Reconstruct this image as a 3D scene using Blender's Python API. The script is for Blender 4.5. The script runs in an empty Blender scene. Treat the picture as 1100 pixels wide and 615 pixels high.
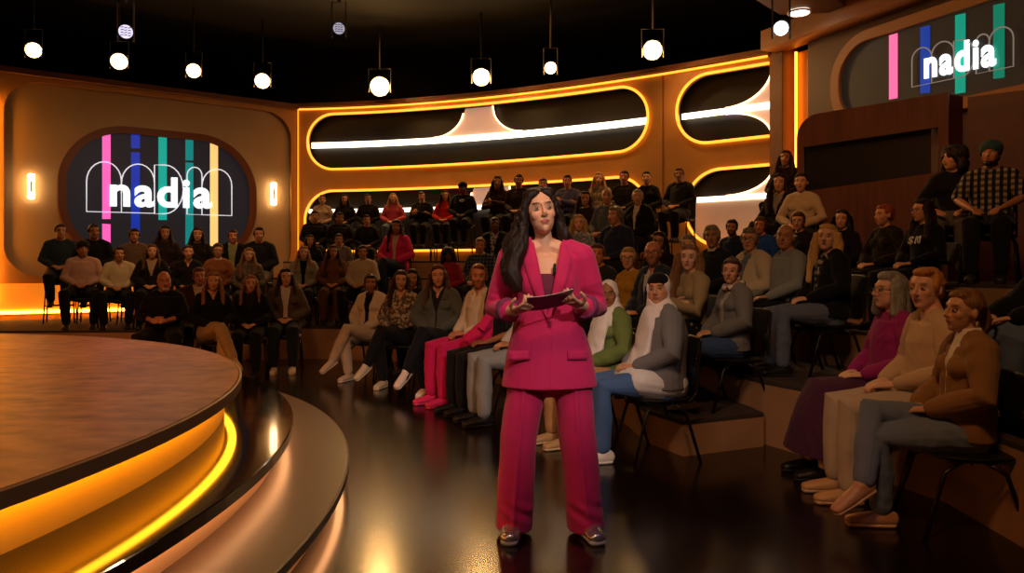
import bpy, bmesh, math, random
import numpy as np
from mathutils import Vector, Matrix
random.seed(7)
S = bpy.context.scene
COL = S.collection
F, HZ, CAMH = 800.0, 292.0, 1.3
def rad(a): return math.radians(a)
def PX(px, py, Y):                     # a pixel at depth Y -> world point
    return Vector(((px-550)*Y/F, Y, CAMH+(HZ-py)*Y/F))
def lin(c):
    c = c/255.0
    return c/12.92 if c <= .04045 else ((c+.055)/1.055)**2.4
def hexc(h):
    h = h.lstrip('#'); return tuple(lin(int(h[i:i+2], 16)) for i in (0, 2, 4))+(1,)
# ------------------------------------------------------------------ materials
MATS = {}
def mat(name, col, rough=.6, metal=0, emit=0, ecol=None, bump=0, bscale=30, vary=0, vscale=5, coat=0, spec=.5, pattern=None, sheen=0, stretch=(1,1,1)):
    if name in MATS: return MATS[name]
    m = bpy.data.materials.new(name); m.use_nodes = True; MATS[name] = m
    nt = m.node_tree; b = nt.nodes['Principled BSDF']; L = nt.links
    c = hexc(col) if isinstance(col, str) else col
    b.inputs['Base Color'].default_value = c
    b.inputs['Roughness'].default_value = rough; b.inputs['Metallic'].default_value = metal
    b.inputs['Specular IOR Level'].default_value = spec
    if coat: b.inputs['Coat Weight'].default_value = coat; b.inputs['Coat Roughness'].default_value = .05
    if sheen: b.inputs['Sheen Weight'].default_value = sheen
    if emit:
        b.inputs['Emission Color'].default_value = hexc(ecol) if ecol else c
        b.inputs['Emission Strength'].default_value = emit
    tc = nt.nodes.new('ShaderNodeTexCoord'); mp = nt.nodes.new('ShaderNodeMapping'); mp.inputs['Scale'].default_value = stretch
    L.new(tc.outputs['Object'], mp.inputs['Vector'])
    if bump:
        n = nt.nodes.new('ShaderNodeTexNoise'); n.inputs['Scale'].default_value = bscale; n.inputs['Detail'].default_value = 4
        L.new(mp.outputs[0], n.inputs['Vector'])
        bp = nt.nodes.new('ShaderNodeBump'); bp.inputs['Strength'].default_value = bump; bp.inputs['Distance'].default_value = .01
        L.new(n.outputs['Fac'], bp.inputs['Height']); L.new(bp.outputs[0], b.inputs['Normal'])
    if vary or pattern:
        n2 = nt.nodes.new('ShaderNodeTexNoise'); n2.inputs['Scale'].default_value = vscale; n2.inputs['Detail'].default_value = 6
        L.new(mp.outputs[0], n2.inputs['Vector'])
        cr = nt.nodes.new('ShaderNodeValToRGB'); L.new(n2.outputs['Fac'], cr.inputs['Fac'])
        if pattern and pattern[0] == 'noise':
            cr.color_ramp.interpolation = 'CONSTANT'
            cr.color_ramp.elements[0].color = c; cr.color_ramp.elements[1].color = hexc(pattern[1]); cr.color_ramp.elements[1].position = .52
            L.new(cr.outputs[0], b.inputs['Base Color'])
        elif pattern and pattern[0] == 'plaid':
            cols = [hexc(pattern[1]), hexc(pattern[2])]
            outs = []
            for ax in ('X', 'Z'):
                w = nt.nodes.new('ShaderNodeTexWave'); w.bands_direction = ax; w.inputs['Scale'].default_value = pattern[3]
                L.new(tc.outputs['Object'], w.inputs['Vector'])
                r = nt.nodes.new('ShaderNodeValToRGB'); r.color_ramp.interpolation = 'CONSTANT'
                r.color_ramp.elements[0].color = (0,0,0,1); r.color_ramp.elements[1].color = (1,1,1,1); r.color_ramp.elements[1].position = .5
                L.new(w.outputs['Fac'], r.inputs['Fac']); outs.append(r)
            mx = nt.nodes.new('ShaderNodeMix'); mx.data_type = 'RGBA'; mx.inputs[6].default_value = c; mx.inputs[7].default_value = cols[0]
            L.new(outs[0].outputs[0], mx.inputs[0])
            m2 = nt.nodes.new('ShaderNodeMix'); m2.data_type = 'RGBA'; m2.inputs[7].default_value = cols[1]
            L.new(mx.outputs[2], m2.inputs[6])
            mt = nt.nodes.new('ShaderNodeMath'); mt.operation = 'MULTIPLY'; mt.inputs[1].default_value = .75
            L.new(outs[1].outputs[0], mt.inputs[0]); L.new(mt.outputs[0], m2.inputs[0])
            L.new(m2.outputs[2], b.inputs['Base Color'])
        else:
            d = tuple(x*(1-vary) for x in c[:3])+(1,); l = tuple(min(1, x*(1+vary)) for x in c[:3])+(1,)
            cr.color_ramp.elements[0].color = d; cr.color_ramp.elements[0].position = .3
            cr.color_ramp.elements[1].color = l; cr.color_ramp.elements[1].position = .7
            L.new(cr.outputs[0], b.inputs['Base Color'])
    return m
def cloth(h, pattern=None):
    k = 'fabric_'+h.strip('#')+(('_'+'_'.join(str(x) for x in pattern)) if pattern else '')
    return mat(k, h, rough=.85, bump=.35, bscale=22, spec=.2, pattern=pattern, vscale=28 if pattern else 5, sheen=.05)
# skin and hair
def skin_material():
    m = bpy.data.materials.new('skin'); m.use_nodes = True; nt = m.node_tree; b = nt.nodes['Principled BSDF']
    a = nt.nodes.new('ShaderNodeAttribute'); a.attribute_name = 'Col'
    nt.links.new(a.outputs['Color'], b.inputs['Base Color'])
    b.inputs['Roughness'].default_value = .5; b.inputs['Specular IOR Level'].default_value = .35
    b.inputs['Subsurface Weight'].default_value = .0
    return m
SKIN = skin_material()
def hairmat(h):
    k = 'hair_'+h.strip('#')
    if k in MATS: return MATS[k]
    m = mat(k, h, rough=.55, spec=.3, bump=.8, bscale=90, stretch=(1, 1, .10), vary=.35, vscale=70)
    return m
# ------------------------------------------------------------------ objects
def setp(o, label=None, cat=None, group=None, kind=None):
    if label: o['label'] = label
    if cat: o['category'] = cat
    if group: o['group'] = group
    if kind: o['kind'] = kind
    return o
def empty(name, loc=(0,0,0), rz=0, **k):
    o = bpy.data.objects.new(name, None); COL.objects.link(o); o.location = loc; o.rotation_euler = (0,0,rz); o.empty_display_size = .1
    return setp(o, **k)
def meshobj(name, me, m=None, parent=None, smooth=False, **k):
    o = bpy.data.objects.new(name, me); COL.objects.link(o)
    if m is not None:
        if len(me.materials) == 0: me.materials.append(m)
        elif me.materials[0] != m:
            o.material_slots[0].link = 'OBJECT'; o.material_slots[0].material = m
    if parent is not None: o.parent = parent
    if smooth: me.shade_smooth()
    return setp(o, **k)
def mk(name, vs, fs, m=None, parent=None, smooth=False, merge=0, recalc=True, **k):
    me = bpy.data.meshes.new(name); me.from_pydata([tuple(v) for v in vs], [], fs)
    if merge or recalc:
        bm = bmesh.new(); bm.from_mesh(me)
        if merge: bmesh.ops.remove_doubles(bm, verts=bm.verts, dist=merge)
        if recalc: bmesh.ops.recalc_face_normals(bm, faces=bm.faces)
        bm.to_mesh(me); bm.free()
    me.update()
    return meshobj(name, me, m, parent, smooth, **k)
class MB:
    """collects simple solids that belong to ONE object"""
    def __init__(s): s.v = []; s.f = []
    def add(s, vs, fs):
        n = len(s.v); s.v += [Vector(v) for v in vs]; s.f += [[i+n for i in f] for f in fs]; return s
    def box(s, c, d, M=None):
        vs = [Vector((x*d[0]/2, y*d[1]/2, z*d[2]/2)) for x in (-1,1) for y in (-1,1) for z in (-1,1)]
        if M is not None: vs = [M @ v for v in vs]
        vs = [v+Vector(c) for v in vs]
        return s.add(vs, [(0,1,3,2),(4,6,7,5),(0,4,5,1),(2,3,7,6),(0,2,6,4),(1,5,7,3)])
    def prism(s, poly, z0, z1):
        n = len(poly)
        return s.add([(p[0],p[1],z0) for p in poly]+[(p[0],p[1],z1) for p in poly],
                     [list(range(n))[::-1], list(range(n, 2*n))]+[(i,(i+1)%n,n+(i+1)%n,n+i) for i in range(n)])
    def pipe(s, pts, r, n=8, closed=False):
        v, f = tube(pts, [r]*len(pts), n=n, round_caps=False, closed=closed); return s.add([tuple(p) for p in v], f)
    def raw(s, vf): return s.add([tuple(p) for p in vf[0]], vf[1])
    def build(s, name, m, parent=None, smooth=False, bevel=0, merge=0, **k):
        o = mk(name, s.v, s.f, m, parent, smooth, merge=merge, **k)
        if bevel:
            b = o.modifiers.new('bevel', 'BEVEL'); b.width = bevel; b.segments = 2; b.limit_method = 'ANGLE'
        return o
# numpy primitives: (verts, faces)
def tube(pts, rads, n=12, side=None, round_caps=True, closed=False):
    P = np.array([list(p) for p in pts], float); m = len(P)
    R = [(r, r) if not isinstance(r, (tuple, list)) else tuple(r) for r in rads]
    T = np.zeros_like(P)
    for i in range(m):
        if closed: a, b = P[(i-1) % m], P[(i+1) % m]
        else: a, b = P[max(i-1, 0)], P[min(i+1, m-1)]
        T[i] = (b-a)/(np.linalg.norm(b-a)+1e-9)
    ref = np.array(side if side is not None else ((1,0,0) if abs(T[0][0]) < .8 else (0,1,0)), float)
    rings = []
    u_prev = ref
    for i in range(m):
        u = (ref if side is not None else u_prev); u = u-T[i]*u.dot(T[i])
        if np.linalg.norm(u) < 1e-4: u = u_prev-T[i]*u_prev.dot(T[i])
        u /= np.linalg.norm(u)+1e-9; w = np.cross(T[i], u); u_prev = u
        rings.append((P[i], u, w, R[i][0], R[i][1]))
    if round_caps and not closed:
        def cap(i, sgn):
            p, u, w, a, b = rings[i]; out = []; h = min(a, b)
            for t in (30, 60, 80):
                c, s_ = math.cos(rad(t)), math.sin(rad(t)); out.append((p+sgn*T[i]*h*s_, u, w, a*c, b*c))
            return out
        rings = cap(0, -1)[::-1]+rings+cap(m-1, 1)
    ang = np.linspace(0, 2*np.pi, n, endpoint=False)
    V = []
    for p, u, w, a, b in rings:
        V.append(p[None]+np.cos(ang)[:, None]*u[None]*a+np.sin(ang)[:, None]*w[None]*b)
    V = np.concatenate(V); k = len(rings)
    Fc = []
    for j in range(k if closed else k-1):
        j2 = (j+1) % k
        for i in range(n): Fc.append((j*n+i, j*n+(i+1) % n, j2*n+(i+1) % n, j2*n+i))
    if not closed: Fc.append(tuple(range(n))[::-1]); Fc.append(tuple((k-1)*n+i for i in range(n)))
    return V, Fc
def ell(c, r, M=None, n=14):
    if not isinstance(r, (tuple, list)): r = (r, r, r)
    V = [(0,0,-1)]; k = n//2
    for j in range(1, k):
        t = -math.pi/2+math.pi*j/k
        for i in range(n): a = 2*math.pi*i/n; V.append((math.cos(t)*math.cos(a), math.cos(t)*math.sin(a), math.sin(t)))
    V.append((0,0,1)); V = np.array(V)*np.array(r)
    if M is not None: V = V @ np.array(M).T
    V = V+np.array(c); Fc = [(0, 1+(i+1) % n, 1+i) for i in range(n)]
    for j in range(k-2):
        for i in range(n): a = 1+j*n; Fc.append((a+i, a+(i+1) % n, a+n+(i+1) % n, a+n+i))
    a = 1+(k-2)*n; Fc += [(a+i, a+(i+1) % n, len(V)-1) for i in range(n)]
    return V, Fc
def fuse(prims, voxel, smooth=3, name='m', fac=.5):
    V = []; Fc = []; n = 0
    for v, f in prims:
        V.append(v); Fc += [tuple(i+n for i in q) for q in f]; n += len(v)
    V = np.concatenate(V)
    me = bpy.data.meshes.new(name); me.from_pydata(V.tolist(), [], Fc)
    bm = bmesh.new(); bm.from_mesh(me); bmesh.ops.recalc_face_normals(bm, faces=bm.faces); bm.to_mesh(me); bm.free()
    o = bpy.data.objects.new('tmp', me); COL.objects.link(o)
    r = o.modifiers.new('r', 'REMESH'); r.mode = 'VOXEL'; r.voxel_size = voxel; r.adaptivity = 0
    if smooth:
        s_ = o.modifiers.new('s', 'SMOOTH'); s_.factor = fac; s_.iterations = smooth
    dg = bpy.context.evaluated_depsgraph_get()
    out = bpy.data.meshes.new_from_object(o.evaluated_get(dg)); out.name = name
    bpy.data.objects.remove(o); bpy.data.meshes.remove(me)
    out.shade_smooth()
    return out
def getco(me):
    a = np.empty(len(me.vertices)*3, np.float32); me.vertices.foreach_get('co', a); return a.reshape(-1, 3).astype(float)
def getno(me):
    a = np.empty(len(me.vertices)*3, np.float32); me.vertices.foreach_get('normal', a); return a.reshape(-1, 3).astype(float)
def setco(me, co):
    me.vertices.foreach_set('co', co.astype(np.float32).ravel()); me.update()
def wrinkle(me, amp, seed=0, freq=14):
    co = getco(me); no = getno(me); r = np.random.default_rng(seed); d = np.zeros(len(co))
    for k in range(6):
        w = r.normal(size=3)*freq*(1+k*.35); w[2] *= 1.4; d += np.sin(co@w+r.uniform(0, 6)+1.5*np.sin(co@(w[::-1]*.4)))/(1+k*.3)
    setco(me, co+no*(d*amp*.4)[:, None])

# ================================================================== THE ROOM
# plan of the curved back wall (px of its top edge, y of it) at one common height
HW = 4.75
KW = (HW-CAMH)*F
_tp = np.array([[320,118],[436,114],[501,108],[558,102],[600,95.5],[713,82],[825,61]], float)
_px, _Y = _tp[:, 0], KW/(HZ-_tp[:, 1])
_pf = np.polyfit(_px, _Y, 3)
def backY(px): return float(np.polyval(_pf, px))
def backpt(px, z, off=0.0):
    def q(p): y = backY(p); return np.array([(p-550)*y/F, y])
    p = q(px); t = q(px+1)-q(px-1); t /= np.linalg.norm(t); nrm = np.array([t[1], -t[0]])   # towards the room
    p = p+nrm*off
    return Vector((p[0], p[1], z))
class Plane:                          # vertical wall plane through two plan points
    def __init__(s, a, b):
        s.a = Vector((a[0], a[1], 0)); s.b = Vector((b[0], b[1], 0)); s.u = (s.b-s.a).normalized()
        s.n = Vector((s.u.y, -s.u.x, 0));
        if s.n.dot(-s.a) < 0: s.n = -s.n
    def Y(s, px):
        k = (px-550)/F; t = (k*s.a.y-s.a.x)/(s.u.x-k*s.u.y); return s.a.y+t*s.u.y, t
    def uz(s, px, py):
        Y, t = s.Y(px); return t, CAMH+(HZ-py)*Y/F
    def pt(s, u, z, off=0): p = s.a+s.u*u+s.n*off; return Vector((p.x, p.y, z))
    def mtx(s, u, z, off=0, flip=1):
        ux = s.u*flip; M = Matrix((( ux.x, 0, s.n.x), (ux.y, 0, s.n.y), (0, 1, 0))).to_4x4(); M.translation = s.pt(u, z, off); return M
c0 = backpt(320, 0); lw_end = ((0-550)*(KW/214.4)/F, KW/214.4)
LW = Plane((c0.x, c0.y), (c0.x+(lw_end[0]-c0.x)*1.45, c0.y+(lw_end[1]-c0.y)*1.45))
r0 = backpt(828, 0); RW = Plane((r0.x, r0.y), (r0.x+.92*4.6, r0.y-1.9*4.6))

wood_wall = mat('orange_lacquer_wall', '#b58448', rough=.45, bump=.05, bscale=6, vary=.08, vscale=3)
brown_wall = mat('brown_wall', '#6b3f22', rough=.55, vary=.12, vscale=4)
panel_mat = mat('beige_wall_panel', '#b09470', rough=.6, vary=.05, vscale=2)
ring_mat = mat('brown_ring', '#6e3712', rough=.5)
black_mat = mat('black_backing', '#0c0806', rough=.5)
led_orange = mat('orange_led', '#ff9a1e', emit=2.1, ecol='#ffa030')
led_warm = mat('warm_led', '#ffd9a8', emit=5, ecol='#ffc890')
led_white = mat('white_light_bar', '#fff0d8', emit=4.2, ecol='#ffe9c8')
flare_mat = mat('pinkish_white_panel', '#d8bba4', rough=.6, emit=.38, ecol='#e0b8a0')
carbon = mat('dark_ceiling', '#050404', rough=.9)

# floor: polished dark resin
fl = MB().prism([(-13,-3),(10,-3),(10,17),(-13,17)], -.05, 0).build('floor', mat('polished_dark_floor', '#1c120c', rough=.19, spec=.45, vary=.25, vscale=.6, bump=.03, bscale=3), kind='structure')
MB().prism([(-13,-3),(10,-3),(10,17),(-13,17)], 6.2, 6.3).build('ceiling', carbon, kind='structure')

# back wall with stadium openings
def span(px, L, R, zt, zb, rL=None, rR=None):
    """top and bottom of a round-ended opening at px, None outside"""
    if px < L or px > R: return None
    zc, h = (zt+zb)/2, (zt-zb)/2
    xs = lambda p: backpt(p, 0)
    k = 1.0
    r = h
    dl = abs((xs(px)-xs(L)).length) if rL is not False else 9
    dr = abs((xs(px)-xs(R)).length) if rR is not False else 9
    d = min(dl, dr)
    if d < r: k = math.sqrt(max(0, 1-((r-d)/r)**2))
    return zc+h*k, zc-h*k
W1 = (332, 698, 4.62, 3.48); W2 = (729, 845, 4.62, 3.48); W3 = (329, 698, 3.0, 1.75); W4 = (738, 850, 3.0, 1.75)
def samples():
    s = set(np.arange(320, 829, 4).tolist()+[828])
    for L, R in ((332, 698), (729, 850), (329, 698), (738, 850)):
        for e, sg in ((L, 1), (R, -1)):
            for q in (0, .15, .5, 1, 1.7, 2.6, 4, 5.5, 7.5, 10, 13, 16, 20, 25): s.add(e+sg*q)
    return sorted(x for x in s if 320 <= x <= 828)
xs = samples()
HN = [('a', 4.05), ('b', 2.375)]
def bounds(px):
    up = span(px, *W1) or span(px, *W2, rR=False) or (4.05, 4.05)
    lo = span(px, *W3) or span(px, *W4, rR=False) or (2.375, 2.375)
    return [HW, up[0], up[1], lo[0], lo[1], 0]
vs = []; fs = []
for i, px in enumerate(xs):
    for z in bounds(px): vs.append(backpt(px, z))
for i in range(len(xs)-1):
    for a in (0, 2, 4):
        fs.append((i*6+a, (i+1)*6+a, (i+1)*6+a+1, i*6+a+1))
bw = mk('wall_back', vs, fs, wood_wall, merge=.0005, kind='structure')
md = bw.modifiers.new('t', 'SOLIDIFY'); md.thickness = .07; md.offset = 0
# recess behind the openings
def strip(name, pxs, zt, zb, off, m, th=.02, parent=None, **k):
    vs = []; fs = []
    for px in pxs:
        for o_ in (off, off-th):
            vs.append(backpt(px, zt(px), o_)); vs.append(backpt(px, zb(px), o_))
    for i in range(len(pxs)-1):
        a = i*4; b = a+4
        fs += [(a, b, b+1, a+1), (a+2, a+3, b+3, b+2), (a, a+2, b+2, b), (a+1, b+1, b+3, a+3)]
    e = (len(pxs)-1)*4; fs += [(0, 1, 3, 2), (e, e+2, e+3, e+1)]
    return mk(name, vs, fs, m, parent, **k)
full = list(np.arange(320, 829, 4))+[828]
strip('wall_back_recess', full, lambda p: HW, lambda p: 1.2, -.22, black_mat, .05, kind='structure')
# light bars with their hourglass fields: things of the set
def arc(px, c, r, h):                  # quarter-circle fillet height
    d = abs(px-c)
    return 0 if d >= r else h*(1-math.sqrt(max(0, 1-((r-d)/r)**2)))
def bar_thing(L, R, z0, z1, flares, label, zlow=None):
    root = empty('light_bar', backpt((L+R)/2, z0, -.1), label=label, cat='light bar', group=None) if False else None
    r = empty('wall_light_bar', tuple(backpt((L+R)/2, z0, -.1)), label=label, cat='light bar')
    ps = [p for p in np.arange(L, R+.01, 3)]
    o = strip('light_strip', ps, lambda p: z1, lambda p: z0, -.10, led_white, .02)
    o.parent = r; o.matrix_parent_inverse = r.matrix_world.inverted(); o.location = (0,0,0)
    pi = Matrix.Translation(r.location).inverted()
    o.matrix_parent_inverse = pi
    for (a, b, fz, rr, up) in flares:   # field between px a and b rising to fz with fillets of width rr px
        pp = [p for p in np.arange(a-rr if a-rr > L else L, min(b+rr, R)+.01, 1.5)]
        H = abs(fz-(z1 if up else z0))
        if up: zt = lambda p: z1+(H if a <= p <= b else arc(p, a if p < a else b, rr, H)); zb = lambda p: z1
        else: zt = lambda p: z0; zb = lambda p: z0-(H if a <= p <= b else arc(p, a if p < a else b, rr, H))
        q = strip('curved_field', pp, zt, zb, -.13, flare_mat, .02); q.parent = r; q.matrix_parent_inverse = pi
        # lit rim of the field
        for seg in ([p for p in pp if p <= a], [p for p in pp if p >= b]):
            if len(seg) < 3: continue
            pts = [backpt(p, zt(p) if up else zb(p), -.10) for p in seg]
            t = MB().pipe(pts, .014, 6).build('lit_rim', led_warm, r); t.matrix_parent_inverse = pi
    return r
bar_thing(333, 697, 3.95, 4.07, [(496, 527, 4.62, 32, True)], 'long white light bar with hourglass field in the upper long wall opening')
bar_thing(730, 828, 3.95, 4.05, [(827, 850, 4.62, 50, True), (827, 850, 3.48, 50, False)], 'short white light bar flaring at its right end in the upper right opening')
bar_thing(330, 697, 2.56, 2.64, [(505, 545, 3.0, 14, True)], 'white light bar behind the heads of the back row, long lower opening')
bar_thing(746, 828, 2.50, 2.58, [(828, 850, 3.0, 50, True)], 'white light bar curving up behind the seated man in the lower right opening')
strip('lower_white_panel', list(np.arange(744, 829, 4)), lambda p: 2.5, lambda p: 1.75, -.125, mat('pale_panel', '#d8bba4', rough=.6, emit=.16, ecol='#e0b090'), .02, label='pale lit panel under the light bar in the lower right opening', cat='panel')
# orange LED lines round the openings
def led_loop(Wn, label, closedR=True):
    L, R, zt, zb = Wn
    P1 = [p for p in xs if L <= p <= R]
    kw = {} if closedR else {'rR': False}
    top = [backpt(p, span(p, *Wn, **kw)[0]+.012, .085) for p in P1]; bot = [backpt(p, span(p, *Wn, **kw)[1]-.012, .085) for p in P1]
    pts = top+bot[::-1][1:-1] if closedR else top[::-1]+bot[1:]
    MB().pipe(pts, .024, 8, closed=closedR).build('led_strip', led_orange, label=label, cat='led strip')
led_loop(W1, 'orange led line framing the long upper wall opening')
led_loop(W2, 'orange led line framing the upper right wall opening', False)
led_loop(W3, 'orange led line framing the long lower opening behind the crowd')
led_loop(W4, 'orange led line framing the lower right opening beside the pillar', False)
MB().pipe([backpt(p, HW+.0, .07) for p in np.arange(322, 828, 6)], .02, 6).build('led_strip', led_orange, label='orange led line along the top of the curved back wall', cat='led strip')
strip('trim_1', full, lambda p: HW+.12, lambda p: HW+.04, .12, brown_wall, .2, kind='structure')
strip('trim_2', [712.4, 713.6], lambda p: HW, lambda p: 0.5, .045, mat('seam', '#8a4e14', rough=.4), .02, kind='structure')
MB().pipe([backpt(321.5, z, .07) for z in (1.2, 2.5, HW)], .012, 6).build('led_strip', mat('dim_orange_led', '#ff9a1e', emit=2.2, ecol='#ff8410'), label='upright orange led line in the corner of the two walls', cat='led strip')

# ---- left wall
def rrect(u0, u1, z0, z1, r, n=10):
    out = []
    for cx, cz, a0 in ((u1-r, z1-r, 0), (u0+r, z1-r, 90), (u0+r, z0+r, 180), (u1-r, z0+r, 270)):
        for i in range(n+1):
            a = rad(a0+90*i/n); out.append((cx+r*math.cos(a), cz+r*math.sin(a)))
    return out
def wallplate(pl, poly, off, th, name, m, parent=None, holes=(), **k):
    """flat plate with holes on a wall plane; poly in (u,z)"""
    cu = bpy.data.curves.new(name, 'CURVE'); cu.dimensions = '2D'; cu.fill_mode = 'BOTH'; cu.extrude = th/2
    for pol in (poly,)+tuple(holes):
        sp = cu.splines.new('POLY'); sp.points.add(len(pol)-1); sp.use_cyclic_u = True
        for i, p in enumerate(pol): sp.points[i].co = (p[0], p[1], 0, 1)
    o = bpy.data.objects.new('tmp', cu); COL.objects.link(o)
    dg = bpy.context.evaluated_depsgraph_get(); me = bpy.data.meshes.new_from_object(o.evaluated_get(dg)); bpy.data.objects.remove(o)
    M = pl.mtx(0, 0, off-th/2); me.transform(M); me.name = name
    bm = bmesh.new(); bm.from_mesh(me); bmesh.ops.remove_doubles(bm, verts=bm.verts, dist=1e-4); bmesh.ops.recalc_face_normals(bm, faces=bm.faces); bm.to_mesh(me); bm.free()
    return meshobj(name, me, m, parent, **k)
uL = lambda px: LW.Y(px)[1]
uEnd = LW.uz(-190, 0)[0]
pan = rrect(uL(313), uL(4), 1.22, 4.66, .55) if uL(313) < uL(4) else rrect(uL(4), uL(313), 1.22, 4.66, .55)
ulo, uhi = sorted((uL(319), uEnd))
wallplate(LW, [(ulo-.02, 0), (uhi, 0), (uhi, HW), (ulo-.02, HW)], 0, .08, 'wall_left', wood_wall, holes=(pan,), kind='structure')
wallplate(LW, [(ulo-.02, 0), (uhi, 0), (uhi, HW), (ulo-.02, HW)], -.10, .05, 'wall_left_panel', panel_mat, kind='structure')
def lwpipe(pts, r, m, label, pl=LW, off=.03):
    return MB().pipe([pl.pt(u, z, off) for u, z in pts], r, 6).build('led_strip', m, label=label, cat='led strip')
ua, ub = sorted((uL(313), uL(4)))
big = max(ua, ub)
led_hot = mat('amber_led', '#ffb040', emit=20, ecol='#ffa030')
lwpipe([(uL(-9), z) for z in (.7, 2.5, 3.3, 4.3)], .035, led_hot, 'bright amber led line beside the far left edge of the beige panel', off=.10)
lwpipe([(u, .60) for u in np.linspace(ua+1.2, big+.6, 8)], .03, led_hot, 'amber led line under the beige panel behind the left seats', off=.05)
wallplate(LW, [(uL(165), .56), (uL(-30), .56), (uL(-30), 1.10), (uL(165), 1.10)], .03, .04, 'wall_glow_plate', mat('amber_wall_glow', '#ff9a30', emit=.55, ecol='#ff8c20'), label='low amber plate added as the glow on the wall foot behind the left seats', cat='wall glow')  # added emissive plate, stands in for the broad glow on the wall foot
strip_ = wallplate(LW, [(ulo, HW), (uhi, HW), (uhi, HW+.1), (ulo, HW+.1)], .12, .25, 'trim_3', brown_wall, kind='structure')

def to_uz(pl, pts): return [pl.uz(x, y) for x, y in pts]
def screen(pl, u0, u1, z0, z1, r, ringw, stripes, off0, label, ringm, bg='#14161c', eg='#2a2a33', bge=.35):
    root = empty('video_screen', tuple(pl.pt((u0+u1)/2, (z0+z1)/2, off0)), label=label, cat='screen')
    pi = Matrix.Translation(root.location).inverted()
    out = rrect(u0, u1, z0, z1, r, 16); inn = rrect(u0+ringw, u1-ringw, z0+ringw, z1-ringw, r-ringw, 16)
    a = wallplate(pl, out, off0+.10, .16, 'screen_ring', ringm, root, holes=(inn,)); a.matrix_parent_inverse = pi
    b = wallplate(pl, inn, off0+.03, .03, 'display', mat('screen_dark'+bg, bg, rough=.55, emit=bge, ecol=eg), root); b.matrix_parent_inverse = pi
    for (poly, c, e) in stripes:
        s_ = wallplate(pl, poly, off0+.037, .006, 'coloured_stripe', mat('screen_stripe_'+c, '#'+c, rough=.4, emit=e, ecol='#'+c), root); s_.matrix_parent_inverse = pi
    return root, pi
def bandpoly(pl, x0, x1, yt0, yt1, yb0, yb1): return to_uz(pl, [(x0, yt0), (x1, yt1), (x1, yb1), (x0, yb0)])
def ordered(a, b): return (a, b) if a < b else (b, a)
su0, su1 = ordered(uL(275), uL(62))
STL = []
for x0, x1, c, segs in ((110,119,'f060b8',[(139,235),(240,262)]), (141,150.5,'0a2c9a',[(140,159),(163,250)]), (170.5,179.5,'089a8c',[(142,236)]), (199.5,208,'067a78',[(145.5,172),(174,264)]), (226,234.5,'ffc878',[(150,264)])):
    for ya, yb in segs: STL.append((bandpoly(LW, x0, x1, ya, ya+.6, yb, yb), c, 1.0))
scrL, piL = screen(LW, su0, su1, 1.46, 4.03, 1.12, .13, STL, -.06, 'oval wall screen behind the left seats with coloured stripes and the word nadia', ring_mat)
def outline(pl, px_polys, r, root, pi, off, m):
    for pl_pts, closed in px_polys:
        pts = [pl.pt(*pl.uz(x, y), off) for x, y in pl_pts]
        o = MB().pipe(pts, r, 5, closed=closed).build('logo_outline', m, root); o.matrix_parent_inverse = pi
def arch(x0, x1, yb0, yb1, ytop, n=12):          # n-shaped letter outline in pixels
    cx, r = (x0+x1)/2, (x1-x0)/2; pts = [(x0, yb0)]
    for i in range(n+1):
        a = math.pi-math.pi*i/n; pts.append((cx+r*math.cos(a), ytop+r*1.12-r*1.12*math.sin(a)))
    pts.append((x1, yb1)); return pts
def dee(x0, x1, yt, yb, n=12):
    cy, ry = (yt+yb)/2, (yb-yt)/2; pts = [(x0, yt)]
    for i in range(n+1):
        a = math.pi/2-math.pi*i/n; pts.append((x0+(x1-x0)*(.35+.65*math.cos(a)), cy-ry*math.sin(a)))
    pts.append((x0, yb)); return pts
lineL = mat('logo_line_left', '#e8e8f0', emit=.9, ecol='#dfe2ec'); textm = mat('logo_text', '#ffffff', emit=1.3, ecol='#e8faff')
outline(LW, [(arch(93,130.5,227,228,173.5),True),(arch(130.5,166,228,229,176),True),(dee(166,197,177,229.5),True),(arch(201,217,230,230.5,179.5),True),(arch(217,249,230.5,231.5,181.5),True)], .011, scrL, piL, .0, lineL)
def walltext(pl, txt, x0, x1, yb0, yb1, hpx, root, pi, off, m):
    (ua_, za), (ub_, zb) = pl.uz(x0, yb0), pl.uz(x1, yb1)
    cu = bpy.data.curves.new('lettering', 'FONT'); cu.body = txt; cu.size = 1; cu.extrude = .01; cu.offset = .030; cu.resolution_u = 4; cu.space_character = 1.13
    o = bpy.data.objects.new('tmp', cu); COL.objects.link(o); dg = bpy.context.evaluated_depsgraph_get()
    me = bpy.data.meshes.new_from_object(o.evaluated_get(dg)); bpy.data.objects.remove(o)
    co = getco(me); w = co[:, 0].max()-co[:, 0].min(); h = co[:, 1].max()-min(0, 0); 
    co[:, 0] = (co[:, 0]-co[:, 0].min())/w; hw = pl.uz(x0, yb0-hpx)[1]-za; co[:, 1] = co[:, 1]/h*hw
    V = []
    for c in co:
        u = ua_+(ub_-ua_)*c[0]; z = za+(zb-za)*c[0]+c[1]; V.append(list(pl.pt(u, z, off+c[2]*1.0)))
    setco(me, np.array(V)); me.name = 'lettering'
    r = meshobj('lettering', me, m, root); r.matrix_parent_inverse = pi
walltext(LW, 'nadia', 118, 227.5, 220, 222.5, 32.5, scrL, piL, .0, textm)
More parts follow.
